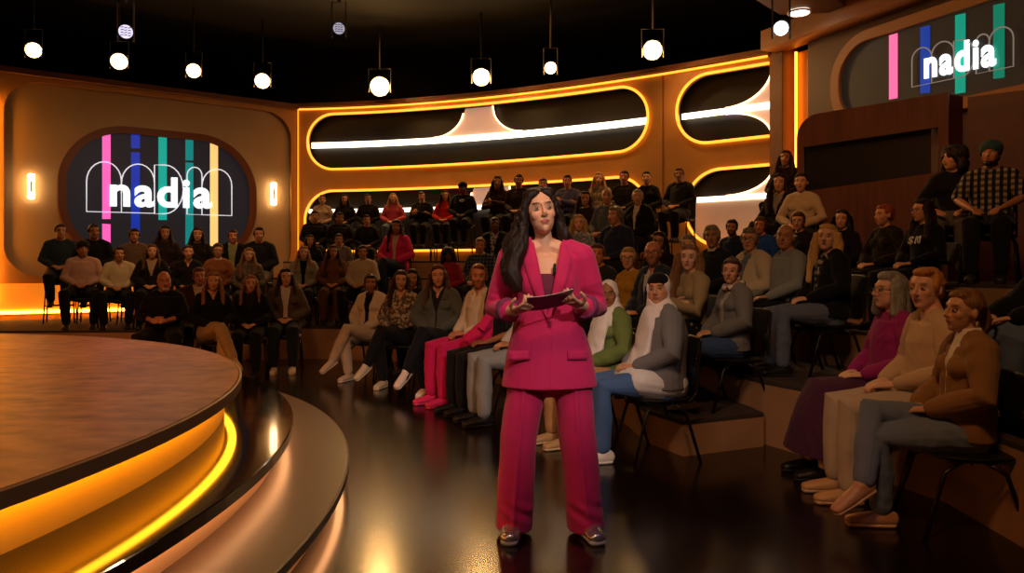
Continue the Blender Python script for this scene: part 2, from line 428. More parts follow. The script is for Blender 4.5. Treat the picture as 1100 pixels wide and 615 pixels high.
# sconces
for i, (x, y, hh, lb) in enumerate(((33.5, 200, 13.5, 'slim vertical wall lamp left of the oval screen'), (294, 208, 12, 'slim vertical wall lamp right of the oval screen'))):
    u, z = LW.uz(x, y); Y = LW.Y(x)[0]; h_ = hh*Y/F
    r = empty('wall_lamp', tuple(LW.pt(u, z, -.06)), label=lb, cat='lamp'); pi = Matrix.Translation(r.location).inverted()
    q = wallplate(LW, rrect(u-.055, u+.055, z-h_, z+h_, .03, 4), .02, .05, 'glowing_tube', mat('lamp_glow', '#ffe6b8', emit=16, ecol='#ffd090'), r); q.matrix_parent_inverse = pi
    q = wallplate(LW, rrect(u-.02, u+.012, z-h_*.5, z+h_*.45, .015, 4), .04, .02, 'bracket', black_mat, r); q.matrix_parent_inverse = pi
    q = wallplate(LW, rrect(u-.03, u+.03, z-h_*.8, z+h_*.8, .02, 4), -.02, .04, 'mount', black_mat, r); q.matrix_parent_inverse = pi

# ---- right wall
uR = lambda px: RW.Y(px)[1]
MB().prism([tuple(RW.pt(uR(829), 0, .05).xy), tuple(RW.pt(uR(842), 0, .03).xy), tuple(RW.pt(uR(842), 0, -.3).xy), tuple(RW.pt(uR(829), 0, -.3).xy)], 0, HW+.1).build('trim_4', brown_wall, bevel=.01, kind='structure')
u1 = uR(868); u2 = uR(1100)+3.2
uz0, uz1 = ordered(u1, u2)
ring_o = (uR(897), uR(1100)+2.0)
ro = rrect(min(ring_o), max(ring_o), 3.28, 4.63, .62, 14)
wallplate(RW, [(u1, 0), (u2, 0), (u2, HW+.05), (u1, HW+.05)], 0, .08, 'wall_right', mat('brown_right_wall', '#4c2712', rough=.5, vary=.15, vscale=3), kind='structure')
wallplate(RW, [(uR(838), 0), (uR(870), 0), (uR(870), HW), (uR(838), HW)], -.22, .05, 'wall_right_recess', mat('niche_amber', '#c88c48', rough=.5), kind='structure')
MB().pipe([RW.pt(uR(847), z, -.16) for z in (1.5, 3, HW)], .022, 6).build('led_strip', mat('orange_led_strong', '#ff9a1e', emit=6, ecol='#ff9428'), label='upright orange led line in the niche right of the back wall', cat='led strip')
MB().pipe([RW.pt(uR(869.5), z, -.13) for z in (1.5, 3, HW)], .02, 6).build('led_strip', MATS['orange_led_strong'], label='thin orange led line on the right side of the wall niche', cat='led strip')
wallplate(RW, [(uR(835), HW+.02), (u2, HW+.02), (u2, HW+.32), (uR(835), HW+.32)], .35, .4, 'trim_5', mat('beam_brown', '#8a5526', rough=.5, vary=.1), kind='structure')
STR = []
for x0, x1, c, ya0, yb0, e in ((957,966,'ff6aa8',38.5,107,1.0),(990.5,1001,'0a3590',30,101,1.0),(1028,1039,'08907a',17,101,.95),(1069,1081,'087a62',6,85,.85)):
    STR.append((bandpoly(RW, x0, x1, ya0, ya0-2.5, yb0, yb0-1.5), c, e))
scrR, piR = screen(RW, min(ring_o), max(ring_o), 3.28, 4.63, .62, .14, STR, .0, 'wide round-ended wall screen up right with coloured stripes and the word nadia', mat('tan_ring', '#a87a4c', rough=.6), bg='#120e0b', eg='#2e241c', bge=.45)
lineR = mat('logo_line_right', '#8a8078', emit=.35, ecol='#b0a598')
def skew(pts, x0, y0, k): return [(x, y+(x-x0)*k) for x, y in pts]
k_ = -.205
def sk(pts): return skew(pts, 983, 0, k_)
outline(RW, [(sk(arch(983,1004,94,94,54)),True),(sk(arch(1004,1028,94,94,52)),True),(sk(dee(1028,1050,54,94)),True),(sk(arch(1052,1066,94,94,53)),True),(sk(arch(1066,1092,94,94,49.5)),True)], .009, scrR, piR, .06, lineR)
walltext(RW, 'nadia', 996.5, 1073.5, 84, 69.5, 30, scrR, piR, .065, textm)

# ---- wooden control booth in front of the right wall
bl = Vector((3.67, 9.6, 0)); br = Vector((4.86, 8.3, 0)); zt = 3.3
BP = Plane((bl.x, bl.y), (br.x, br.y)); ulen = (br-bl).length
booth = empty('control_booth', tuple(BP.pt(ulen/2, 0, 0)), label='reddish brown wooden booth with a black slot window below the right screen', cat='booth')
pib = Matrix.Translation(booth.location).inverted()
bwood = mat('booth_wood', '#5e3827', rough=.5, vary=.25, vscale=6, stretch=(2, 2, .25))
def facepoly():
    r = .28; pts = [(ulen, 1.2), (ulen, zt)]
    for i in range(9): a = rad(90+90*i/8); pts.append((r+r*math.cos(a), zt-r+r*math.sin(a)))
    pts.append((0, 1.2)); return pts
s0, z0 = BP.uz(863, 171); s1 = BP.uz(1010, 130)[0]
slot = [(s0, 2.33), (s1-.02, 2.42), (s1-.02, 2.93), (s0, 2.9)]
for nm, o in (('front_panel', wallplate(BP, facepoly(), 0, .06, 'front_panel', bwood, booth, holes=(slot,))), ('slot_backing', wallplate(BP, [(s0-.1, 2.2), (s1+.05, 2.2), (s1+.05, 3.05), (s0-.1, 3.05)], -.12, .04, 'slot_backing', black_mat, booth))): o.matrix_parent_inverse = pib
sidep = [(br.x, br.y), (5.12, 8.42), (5.35, 8.3), (6.4, 8.15), (6.4, 8.35), (4.2, 9.9), (3.9, 9.8)]
o = MB().prism([(br.x+.0, br.y+.03), (5.11, 8.44), (5.0, 8.9), (4.75, 8.75)], 1.2, zt-.01).build('side_body', mat('booth_side', '#4a2010', rough=.5, vary=.2), booth); o.matrix_parent_inverse = pib
MB().prism([(5.14, 8.40), (6.6, 7.2), (6.9, 7.5), (5.5, 8.9)], 1.2, zt-.03).build('booth_wing', mat('wing_wood', '#4c1f0c', rough=.45, vary=.25), label='dark orange brown wooden wing wall behind the man in the plaid shirt', cat='wall panel')

# ---- ceiling raft with a lamp, upper right
def raftpt(px, py, z): Y = F*(z-CAMH)/(HZ-py); return ((px-550)*Y/F, Y)
rp = [raftpt(x, y, 4.95) for x, y in ((788,-14),(838,16),(893,14),(914,11),(886,-10))]
MB().prism(rp, 4.95, 5.15).build('ceiling_raft', mat('raft_wood', '#5c3a20', rough=.5), bevel=.01, label='brown wooden ceiling raft at the top edge right of centre', cat='ceiling panel')
MB().pipe([(*raftpt(x, y, 4.97), 4.97) for x, y in ((886,-10),(913,10.5))], .012, 6).build('led_strip', mat('dim_amber', '#ffb050', emit=3, ecol='#ff9a30'), label='short amber led line on the edge of the ceiling raft', cat='led strip')
# lamps
def can_lamp(px, py, Y, rpx, m, label, aim=None, cat='stage lamp', name='stage_lamp', grid=False):
    p = PX(px, py, Y); rr = rpx*Y/F
    r = empty(name, tuple(p), label=label, cat=cat, group=None)
    d = (Vector(aim if aim else (0, 0, 1.2))-p).normalized(); R3 = d.to_track_quat('Z', 'Y').to_matrix()
    def tr(v, f): return (np.array([list(R3 @ Vector(x)) for x in v]), f)
    MB().raw(tr(*tube([(0,0,-.30),(0,0,-.26),(0,0,-.02)], [rr*.5, rr*.9, rr*1.15], n=20, round_caps=False))).build('lamp_housing', black_mat, r, smooth=False)
    v, f = tube([(0,0,-.005),(0,0,.012)], [rr, rr*.96], n=24, round_caps=False)
    MB().raw(tr(v, f)).build('lens', m, r)
    MB().pipe([(-rr*1.25,0,-.12),(-rr*1.25,0,.35+.0),(rr*1.25,0,.35),(rr*1.25,0,-.12)], .012, 6).build('yoke', black_mat, r)
    MB().pipe([(0,0,.35),(0,0,6.18-p.z)], .02, 6).build('hanger', black_mat, r)
    if grid:
        g = MB()
        for k in (-.5, 0, .5):
            for q in (-.55,-.18,.2,.58):
                if k*k+q*q < .8: g.raw(tr(*tube([(rr*(k-.14), rr*q, .016),(rr*(k+.16), rr*(q+.1), .016)], [.006,.006], n=5)))
        g.build('led_dots', mat('dot_grey', '#50506a'), r)
    return r
lamp_hot = mat('warm_spot_lens', '#fff2d0', emit=45, ecol='#ffc070'); lamp_hotter = mat('hot_spot_lens', '#fff2d0', emit=220, ecol='#ffc070')
ords = ['first warm stage lamp from the left above the left wall', 'second warm stage lamp from the left above the left wall', 'third warm stage lamp from the left above the left wall', 'fourth warm stage lamp from the left near the wall corner', 'big glaring warm stage lamp left of centre above the back wall', 'warm stage lamp straight above the presenter', 'small warm stage lamp right of the presenter, above the back wall', 'large warm stage lamp above the right end of the long opening']
for i, (x, y, r_, Yl) in enumerate(((36,54,7.5,12.4),(128,66,8,13.0),(208,76,7,13.7),(282,87,7.5,14.4),(408,93,9.5,14.8),(517,83,8.5,14.0),(591.5,73,6,13.2),(701,54,9.5,12.4))):
    can_lamp(x, y, Yl, r_, lamp_hotter if i in (4, 5, 7) else lamp_hot, ords[i], aim=(.3, 1.5, .8))
cool = mat('cool_led_lens', '#e8e8ff', emit=1.1, ecol='#dcdcff')
can_lamp(135, 34, 9.0, 7, cool, 'pale led fixture hanging high above the oval screen', grid=True)
can_lamp(364, 30.5, 10.0, 6, mat('cool_led_dim', '#c8c8d8', emit=.6, ecol='#c8c8e0'), 'small pale led fixture hanging left of centre under the ceiling', grid=True)
can_lamp(839, 30.5, 8.6, 7.5, mat('neutral_lens', '#fff6f0', emit=6, ecol='#fff0e8'), 'round white lamp hanging below the ceiling raft', aim=(0, 3, 1))
# downlight in the raft
x_, y_ = raftpt(858.5, 13, 4.94); r = empty('downlight', (x_, y_, 4.93), label='round white downlight set in the wooden ceiling raft', cat='lamp')
MB().raw(tube([(0,0,-.005),(0,0,.02)], [.13,.13], n=24, round_caps=False)).build('lens', mat('downlight_lens', '#fff8f0', emit=10, ecol='#fff0e0'), r)
MB().raw(tube([(0.148*math.cos(a), .148*math.sin(a), 0) for a in np.linspace(0, 2*np.pi, 24, endpoint=False)], [.014]*24, n=6, closed=True)).build('rim', mat('white_rim', '#d8c8b8'), r)

# ================================================================== STAGE
SC = (-6.717, 3.313)
stage = empty('round_stage', (SC[0], SC[1], 0), label='large round stage with worn wooden top and glowing black steps on the left', cat='stage')
def ring_part(name, prof, m, n=200):
    """lathe profile [(r,z)...] closed"""
    vs = []; fs = []; k = len(prof)
    for i in range(n):
        a = 2*math.pi*i/n
        for r_, z_ in prof: vs.append((r_*math.cos(a), r_*math.sin(a), z_))
    for i in range(n):
        for j in range(k): fs.append((i*k+j, ((i+1) % n)*k+j, ((i+1) % n)*k+(j+1) % k, i*k+(j+1) % k))
    return mk(name, vs, fs, m, stage)
def worn():
    m = bpy.data.materials.new('worn_stage_wood'); m.use_nodes = True; nt = m.node_tree; b = nt.nodes['Principled BSDF']; L = nt.links
    tc = nt.nodes.new('ShaderNodeTexCoord'); cr = nt.nodes.new('ShaderNodeValToRGB')
    n1 = nt.nodes.new('ShaderNodeTexNoise'); n1.inputs['Scale'].default_value = 1.3; n1.inputs['Detail'].default_value = 8; n1.inputs['Roughness'].default_value = .65
    n2 = nt.nodes.new('ShaderNodeTexNoise'); n2.inputs['Scale'].default_value = 5; n2.inputs['Detail'].default_value = 8
    mp = nt.nodes.new('ShaderNodeMapping'); mp.inputs['Scale'].default_value = (1, 1.8, 1); mp.inputs['Rotation'].default_value = (0, 0, .15)
    L.new(tc.outputs['Object'], n1.inputs['Vector']); L.new(tc.outputs['Object'], mp.inputs['Vector']); L.new(mp.outputs[0], n2.inputs['Vector'])
    mx = nt.nodes.new('ShaderNodeMix'); mx.data_type = 'FLOAT'; mx.inputs[0].default_value = .55
    L.new(n1.outputs['Fac'], mx.inputs[2]); L.new(n2.outputs['Fac'], mx.inputs[3]); L.new(mx.outputs[0], cr.inputs['Fac'])
    e = cr.color_ramp.elements; e[0].position = .36; e[0].color = hexc('#5c3814'); e[1].position = .62; e[1].color = hexc('#b07c44')
    q = cr.color_ramp.elements.new(.48); q.color = hexc('#946024')
    L.new(cr.outputs[0], b.inputs['Base Color']); b.inputs['Roughness'].default_value = .42
    bp = nt.nodes.new('ShaderNodeBump'); bp.inputs['Strength'].default_value = .12; L.new(n2.outputs['Fac'], bp.inputs['Height']); L.new(bp.outputs[0], b.inputs['Normal'])
    return m
R1_, R2_, R3_ = 5.851, 5.512, 5.173; Z1, Z2, Z3 = .172, .354, .608
ring_part('stage_top', [(.01, Z3-.012), (R3_-.01, Z3-.012), (R3_-.01, Z3), (.01, Z3)], worn())
ring_part('top_rim', [(R3_-.3, Z3-.062), (R3_+.012, Z3-.062), (R3_+.012, Z3-.004), (R3_-.0, Z3+.001), (R3_-.012, Z3-.0125), (R3_-.3, Z3-.0125)], mat('rim_metal', '#8a7460', rough=.5))
ring_part('upper_riser', [(R3_-.32, Z2), (R3_-.10, Z2), (R3_-.10, Z3-.062), (R3_-.32, Z3-.062)], mat('riser_cream', '#e8c078', rough=.55))
ring_part('black_step', [(R3_-.5, Z2-.055), (R2_, Z2-.055), (R2_, Z2-.004), (R2_-.006, Z2), (R3_-.5, Z2)], mat('gloss_black', '#080605', rough=.08, spec=.5, coat=.15))
ring_part('middle_riser', [(R2_-.3, Z1), (R2_-.09, Z1), (R2_-.09, Z2-.055), (R2_-.3, Z2-.055)], mat('riser_white', '#d8b894', rough=.5))
ring_part('brown_step', [(R2_-.4, Z1-.028), (R1_, Z1-.028), (R1_, Z1-.004), (R1_-.006, Z1), (R2_-.4, Z1)], mat('satin_step', '#4a3a30', rough=.33, spec=.5))
ring_part('step_edge', [(R1_-.03, Z1-.042), (R1_+.004, Z1-.042), (R1_+.004, Z1-.003), (R1_-.03, Z1-.004)], mat('edge_black', '#120c0a', rough=.3))
ring_part('lower_riser', [(R1_-.3, 0.001), (R1_-.09, .001), (R1_-.09, Z1-.028), (R1_-.3, Z1-.028)], MATS['riser_white'])
def ledring(r_, z_, m, w=.025): ring_part('led_ring', [(r_-w, z_-.004), (r_+w, z_-.004), (r_+w, z_), (r_-w, z_)], m)
led_y = mat('yellow_led', '#ffc030', emit=12, ecol='#ffa41c'); led_p = mat('peach_led', '#ffc890', emit=7, ecol='#ffb070')
ledring(R3_-.05, Z3-.064, led_y); ledring(R2_-.05, Z2-.056, led_p); ledring(R1_-.05, Z1-.03, led_p)

# ================================================================== SEATING PLATFORMS
rise = mat('riser_board', '#a8805c', rough=.6, vary=.12, vscale=3); carpet = mat('platform_carpet', '#3a2c26', rough=.9, bump=.3, bscale=200)
OUT_R = [(8.2, 3.0), (4.45, 11.0), (3.9, 11.75), (2.2, 13.1), (.7, 13.75), (-1.1, 14.75), (-4.35, 15.35)]
def platform(edge, tail, z, label, zb=0):
    poly = edge+tail
    r = empty('seating_riser', (edge[0][0], edge[0][1], 0), label=label, cat='riser'); pi = Matrix.Translation(r.location).inverted()
    zb = {.8: .48, 1.2: .8, 1.5: 1.2}.get(z, zb)
    o = MB().prism(poly, zb, z-.03).build('riser_face', rise, r); o.matrix_parent_inverse = pi
    o = MB().prism(poly, z-.03, z).build('tread', carpet, r); o.matrix_parent_inverse = pi
L1e = [(1.88,5.56),(1.21,5.25),(1.03,5.68),(.95,6.6),(.7,7.4),(.2,8.2),(-.4,9.0),(-.4,9.6)]
platform(L1e, [(1.2,8.7),(1.8,6.6)], .25, 'lowest seating step right of the presenter, its corner box towards the floor')
L2e = [(2.36,2.6),(2.45,4.2),(2.1,5.2),(1.9,5.65),(1.78,6.2),(1.74,6.9),(1.6,7.6),(1.3,8.4),(.8,9.2),(0,9.9),(-.8,10.35),(-2,10.95),(-3.2,11.2),(-4.1,10.9),(-4.6,10.5),(-10.2,10.2)]
platform(L2e, [(-10.2,11.6),(-4.55,15.3)]+OUT_R[::-1][1:], .48, 'broad second seating step running round the whole audience')
L3e = [(3.1,2.8),(3.05,5.6),(2.9,6.4),(2.65,6.9),(2.4,7.5),(2.1,8.0),(1.75,8.5),(1.0,9.2),(.5,10.3),(-.3,11.5),(-1.5,11.75),(-2.8,12.15),(-4.3,12.2)]
platform(L3e, [(-4.4,15.2)]+OUT_R[::-1][1:], .8, 'third seating step behind the second row of seats')
L4e = [(3.85,3.2),(3.85,6.2),(3.7,7.4),(3.2,8.5),(2.7,9.1),(1.5,9.7),(.7,10.6),(.1,11.6),(-.6,12.6),(-2,12.9),(-4.35,13.0)]
platform(L4e, [(-4.4,15.2)]+OUT_R[::-1][1:], 1.2, 'fourth seating step under the dark clothed upper rows')
L5e = [(4.3,9.2),(3.5,9.85),(2.3,11.3),(1.3,12.0),(.3,12.6),(-.8,13.3),(-2,13.75),(-4.35,14.15)]
platform(L5e, [(-4.4,15.2)]+OUT_R[::-1][1:-1], 1.5, 'top seating step below the lit openings of the back wall')

MB().prism([(-13,16.6),(10,16.6),(10,16.7),(-13,16.7)], 0, 6.2).build('wall_studio', carbon, kind='structure')
MB().prism([(-13,-3),(-12.9,-3),(-12.9,16.6),(-13,16.6)], 0, 6.2).build('wall_studio_left', carbon, kind='structure')
MB().prism([(10,-3),(10.1,-3),(10.1,16.6),(10,16.6)], 0, 6.2).build('wall_studio_right', carbon, kind='structure')
# ================================================================== PEOPLE
HH = .115                                       # half head height
def rz3(a): c, s_ = math.cos(a), math.sin(a); return np.array([[c,-s_,0],[s_,c,0],[0,0,1]])
def rx3(a): c, s_ = math.cos(a), math.sin(a); return np.array([[1,0,0],[0,c,-s_],[0,s_,c]])
def ry3(a): c, s_ = math.cos(a), math.sin(a); return np.array([[c,0,s_],[0,1,0],[-s_,0,c]])
EYE = SKIN.copy(); EYE.name = 'eye_surface'; EYE.node_tree.nodes['Principled BSDF'].inputs['Roughness'].default_value = .2
class Head:
    def __init__(s, c, yaw=0, pitch=0, roll=0, k=1.0): s.c = np.array(c, float); s.R = rz3(yaw) @ rx3(pitch) @ ry3(roll); s.k = k
    def out(s, v): return (np.asarray(v, float)*s.k) @ s.R.T+s.c
    def inv(s, v): return ((v-s.c) @ s.R)/s.k
    def T(s, prim): return s.out(prim[0]), prim[1]
def head_prims(H, male=False, fat=0):
    P = [ell((0,.018,.022), (.074,.094,.093), n=20), ell((0,-.018,-.035), ((.059 if male else .0565)+fat,.066,.082 if male else .078), n=18),
         ell((0,-.052,-.088), (.020+.011*male+fat,.025,.022)), ell((0,-.004,-.058), (.048+.010*male+fat,.055,.042)),
         tube([(0,-.082,.020),(0,-.091,-.002),(0,-.1035,-.024),(0,-.096,-.031)], [.0065,.0080,.0105,.0095], n=10),
         ell((.009,-.091,-.030), (.0075,.009,.0065)), ell((-.009,-.091,-.030), (.0075,.009,.0065)),
         ell((0,-.0755,-.0545), (.023,.0125,.0068)), ell((0,-.0745,-.0630), (.019,.0125,.0072)),
         ell((.033,-.050,-.022), (.026,.026,.028)), ell((-.033,-.050,-.022), (.026,.026,.028)),
         ell((0,-.063,.034), (.048,.017,.014))]
    for sx in (1, -1): P.append(ell((sx*.0755,.016,-.008), (.008,.017,.028), M=rz3(-sx*.35)))
    return [H.T(p) for p in P]
def paint_skin(me, H, tone, lip='#9a4a44', brow='#2a1a12', eye='#2a1c14', beard=None, detail=True, blush=True):
    co = getco(me); no = getno(me); L = H.inv(co); x, y, z = np.abs(L[:, 0]), L[:, 1], L[:, 2]
    front = (y < -.035) & (np.abs(z) < .13) & (x < .08)
    sock = np.exp(-(((x-.031)/.016)**2+((z-.006)/.011)**2))*(y < -.03)
    cr = H.R @ np.array([0, 1, 0])
    co2 = co+np.outer(sock*.0075*H.k, cr)
    lidb = np.exp(-(((x-.031)/.012)**2+((z-.004)/.006)**2))*(y < -.03)
    co2 -= np.outer(lidb*.0035*H.k, cr)
    mouth = np.exp(-((x/.022)**2+((z+.0595)/.0022)**2))*(y < -.05)
    co2 += np.outer(mouth*.003*H.k, cr)
    setco(me, co2)
    C = np.tile(np.array(hexc(tone)), (len(co), 1))
    def blend(w, c): C[:, :3] = C[:, :3]*(1-w[:, None])+np.array(hexc(c)[:3])[None]*w[:, None]
    def sm(d, w=.25): return np.clip((1-d)/w, 0, 1)
    if blush: blend(front*np.exp(-(((x-.040)/.018)**2+((z+.028)/.018)**2))*.22, '#b0503a')
    blend(front*np.exp(-(((x-.031)/.02)**2+((z-.008)/.012)**2))*.18, brow)
    bz = .0262+.16*np.clip(x-.012, 0, .022)-.28*np.clip(x-.038, 0, 1)
    blend(front*sm(((x-.030)/.020)**2+((z-bz)/.0038)**2, .6)*.8, brow)
    blend(front*sm((x/.023)**2+((z+.0585)/.0105)**2, .4)*.8, lip)
    blend(front*sm((x/.021)**2+((z+.0595)/.0016)**2, .8)*.7, '#3a1814')
    ez = .004
    blend(front*sm(((x-.031)/.0165)**2+((z-ez)/.0078)**2, .4), '#1c1210')
    if detail:
        blend(front*sm(((x-.031)/.0145)**2+((z-ez+.0008)/.0052)**2, .4), '#cfc4ba')
        blend(front*sm(((x-.031)/.0058)**2+((z-ez)/.0062)**2, .4), eye)
    if beard:
        w = np.clip((-z-.028)/.012, 0, 1)*(y < .012)*(np.abs(z) < .13)*np.clip(1-np.maximum(0, .010-np.abs(z+.059))*0, 0, 1)
        w = w*np.clip(((x/.024)**2+((z+.0585)/.012)**2-1)/.4+.0, 0, 1)
        blend(np.clip(w, 0, 1)*.9, beard)
    a = me.color_attributes.new('Col', 'FLOAT_COLOR', 'POINT'); a.data.foreach_set('color', C.astype(np.float32).ravel())
def add_eyes(body, H, iris='#2a1810', lid='#a87456'):
    for sx in (1, -1):
        n = 28; v, f = ell((0,0,0), (1,1,1), n=n)
        C = np.tile(np.array(hexc('#cfc6be')), (len(v), 1)); d = np.hypot((v[:, 0]-.02*sx)*1.0, v[:, 2]*.62)
        fr_ = v[:, 1] < 0
        C[(d < .48) & fr_] = hexc(iris); C[(d < .20) & fr_] = hexc('#060404')
        C[(v[:, 2] > .42)] = hexc(lid); C[(v[:, 2] > .34) & (v[:, 2] <= .46)] = hexc('#180e0a')
        w = H.out(v*np.array([.0132, .0075, .0062])+np.array([sx*.0310, -.0752, .0042]))
        me = bpy.data.meshes.new('eye'); me.from_pydata(w.tolist(), [], f); me.update(); me.shade_smooth()
        a = me.color_attributes.new('Col', 'FLOAT_COLOR', 'POINT'); a.data.foreach_set('color', C.astype(np.float32).ravel())
        meshobj('eye', me, EYE, body)
def hand_prims(w, d, n, side, size=1.0, curl=.5, thumb=1, fr=.0085, spread=.0):
    """w wrist, d pointing direction, n palm normal, side=+1/-1 which side the thumb is on"""
    w = np.array(w, float); d = np.array(d, float); d /= np.linalg.norm(d); n = np.array(n, float); n = n-d*n.dot(d); n /= np.linalg.norm(n)
    l = np.cross(d, n)*side; k = size
    P = [tube([w-d*.01, w+d*.03*k, w+d*.085*k], [(.026*k,.018*k), (.036*k,.016*k), (.038*k,.013*k)], n=12, side=l)]
    for i, (o, ln) in enumerate(((.030,.075),(.010,.085),(-.010,.079),(-.029,.062))):
        p = w+d*.083*k+l*o*k; pts = [p]; a = curl*.35; dd = d+l*spread*o/.03
        for f_ in (.45, .32, .25):
            v = dd*math.cos(a)+n*math.sin(a); p = p+v*ln*f_*k; pts.append(p); a += curl*1.0
        P.append(tube(pts, [fr*k*1.12, fr*k*1.05, fr*k, fr*k*.85], n=8))
    if thumb:
        p = w+d*.022*k+l*.026*k; t1 = p+(d*.5+l*.72+n*.25)*.040*k; t2 = t1+(d*.85+l*.25+n*.3)*.034*k; t3 = t2+(d*.95+n*.4)*.024*k
        P.append(tube([p, t1, t2, t3], [.014*k, .0115*k, .0105*k, .0085*k], n=8))
    return P
TORSO = {'m': dict(pel=(.165,.115), wa=(.150,.105), ch=(.168,.115), up=(.165,.085), sh=.192, hip=.092),
         'f': dict(pel=(.168,.118), wa=(.126,.092), ch=(.142,.100), up=(.140,.075), sh=.165, hip=.092)}
def sit_joints(q):
    sx = q['sex']; t = TORSO[sx]; lean = q.get('lean', 0); J = {}
    st = q.get('stool', False); fw = q.get('feetx', 0)
    J['P'] = np.array([0, .02, .55]); J['W'] = np.array([0, .05+lean*.4, .70]); J['C'] = np.array([0, .06+lean*.8, .88]); J['U'] = np.array([0, .06+lean, .985])
    J['N'] = np.array([0, .055+lean*1.05, 1.05]); hc = np.array([0, .02+lean*1.15, 1.175])+np.array(q.get('hoff', (0,0,0)))
    J['H'] = Head(hc, q.get('hy', 0), q.get('hp', 0), q.get('hr', 0), q.get('hk', 1.0))
    J['S'] = {s: np.array([s*t['sh'], .06+lean, .985]) for s in (1, -1)}
    leg = q.get('legs', 'flat'); J['hip'] = {s: np.array([s*.088, 0, .53]) for s in (1, -1)}
    zk = .52 if not st else .49; za = .09 if not st else .14
    kn = {s: np.array([s*q.get('kw', .11), -.43, zk]) for s in (1, -1)}; an = {s: np.array([s*.11+fw, -.43, za]) for s in (1, -1)}
    if st: an = {s: np.array([s*.09, -.34, .14]) for s in (1, -1)}
    ft = {s: np.array([0, -1, 0.0]) for s in (1, -1)}
    if leg == 'tuck': an = {s: np.array([s*.09, -.30, .09]) for s in (1, -1)}
    if leg == 'wide': kn = {s: np.array([s*.20, -.40, zk]) for s in (1, -1)}; an = {s: np.array([s*.17, -.40, za]) for s in (1, -1)}
    if leg in ('cross', 'crossl'):
        a = 1 if leg == 'cross' else -1                 # a = side of the leg on top
        kn[a] = np.array([-a*.02, -.45, .625]); an[a] = np.array([-a*.16, -.53, .26]); ft[a] = np.array([-a*.25, -.8, -.45])
        kn[-a] = np.array([-a*.07, -.43, .50]); an[-a] = np.array([-a*.03, -.40, .09])
    J['kn'], J['an'], J['ft'] = kn, an, ft
    arm = q.get('arms', 'lap'); E = {}; Wr = {}; hd = {}
    for s in (1, -1):
        S_ = J['S'][s]
        if arm == 'lap': E[s] = np.array([s*.245, .02+lean*.6, .745]); Wr[s] = np.array([s*.085, -.17, .655]); hd[s] = (np.array([-s*.55, -.75, -.12]), np.array([-s*.2, .1, -1]))
        elif arm == 'clasp': E[s] = np.array([s*.25, -.03+lean*.5, .75]); Wr[s] = np.array([s*.06, -.24, .70]); hd[s] = (np.array([-s*.6, -.7, .1]), np.array([-s*.8, .2, -.5]))
        elif arm == 'thigh': E[s] = np.array([s*.26, -.02+lean*.5, .74]); Wr[s] = np.array([s*.14, -.22, .64]); hd[s] = (np.array([-s*.1, -1, -.1]), np.array([0, 0, -1]))
        elif arm == 'knee': E[s] = np.array([s*.25, -.08+lean*.6, .76]); Wr[s] = np.array([s*.12, -.34, .66]); hd[s] = (np.array([-s*.45, -.9, -.2]), np.array([0, 0, -1]))
        elif arm == 'cross': E[s] = np.array([s*.235, -.04+lean*.6, .735]); Wr[s] = np.array([-s*.045, -.165-.03*s+lean*.3, .80+.02*s]); hd[s] = (np.array([-s*1, .12, .08]), np.array([0, 1, 0]))
    J['E'], J['Wr'], J['hd'] = E, Wr, hd
    return J
def body_mesh(q, J, vox, near):
    t = TORSO[q['sex']]; m = q['sex'] == 'm'; H = J['H']; P = head_prims(H, m, q.get('fat', 0)*.5)
    ny = J['N']; hb = H.out((0, .028, -.05))
    nr = .055 if m else .043
    P.append(tube([J['U']+[0, .01, 0], ny, (ny+hb)/2, hb], [nr*1.25, nr*1.05, nr*.95, nr], n=14))
    P.append(tube([J['P'], J['W'], J['C'], J['U']-[0,0,.045]], [t['pel'], t['wa'], t['ch'], (t['up'][0]*.92, t['up'][1])], n=20, side=(1,0,0)))
    fr = .0085 if near else .0105
    for s in (1, -1):
        S_ = J['S'][s]; S2 = S_-[s*.03, 0, .01]
        P.append(tube([ny-[0, -.005, .01], (ny+S2)/2+[0, 0, .008], S2], [.045, .045, .05], n=10))
        E, W = J['E'][s], J['Wr'][s]
        P.append(tube([S2, (S2+E)/2, E, (E*2+W)/3, W], [.050, .043, .038, .037, .025], n=12))
        d, n = J['hd'][s]; P += hand_prims(W, d, n, -s, .95 if not m else 1.05, curl=J.get('curl', .45), fr=fr)
        h, k, a = J['hip'][s], J['kn'][s], J['an'][s]
        P.append(tube([h, (h+k)/2, k, (k*2+a)/3, a], [.082, .072, .055, .054, .036], n=12))
        f = J['ft'][s]/np.linalg.norm(J['ft'][s]); P.append(tube([a-f*.02-[0,0,.02], a+f*.08-[0,0,.05], a+f*.15-[0,0,.06]], [(.03,.028), (.036,.022), (.034,.014)], n=10, side=(1,0,0)))
    me = fuse(P, vox, 2 if near else 1, 'body')
    bc = {None: None}; paint_skin(me, H, q['skin'], q.get('lip', '#8a463c'), q.get('brow', '#2a1c14'), beard=q.get('beardc'), detail=near)
    return me
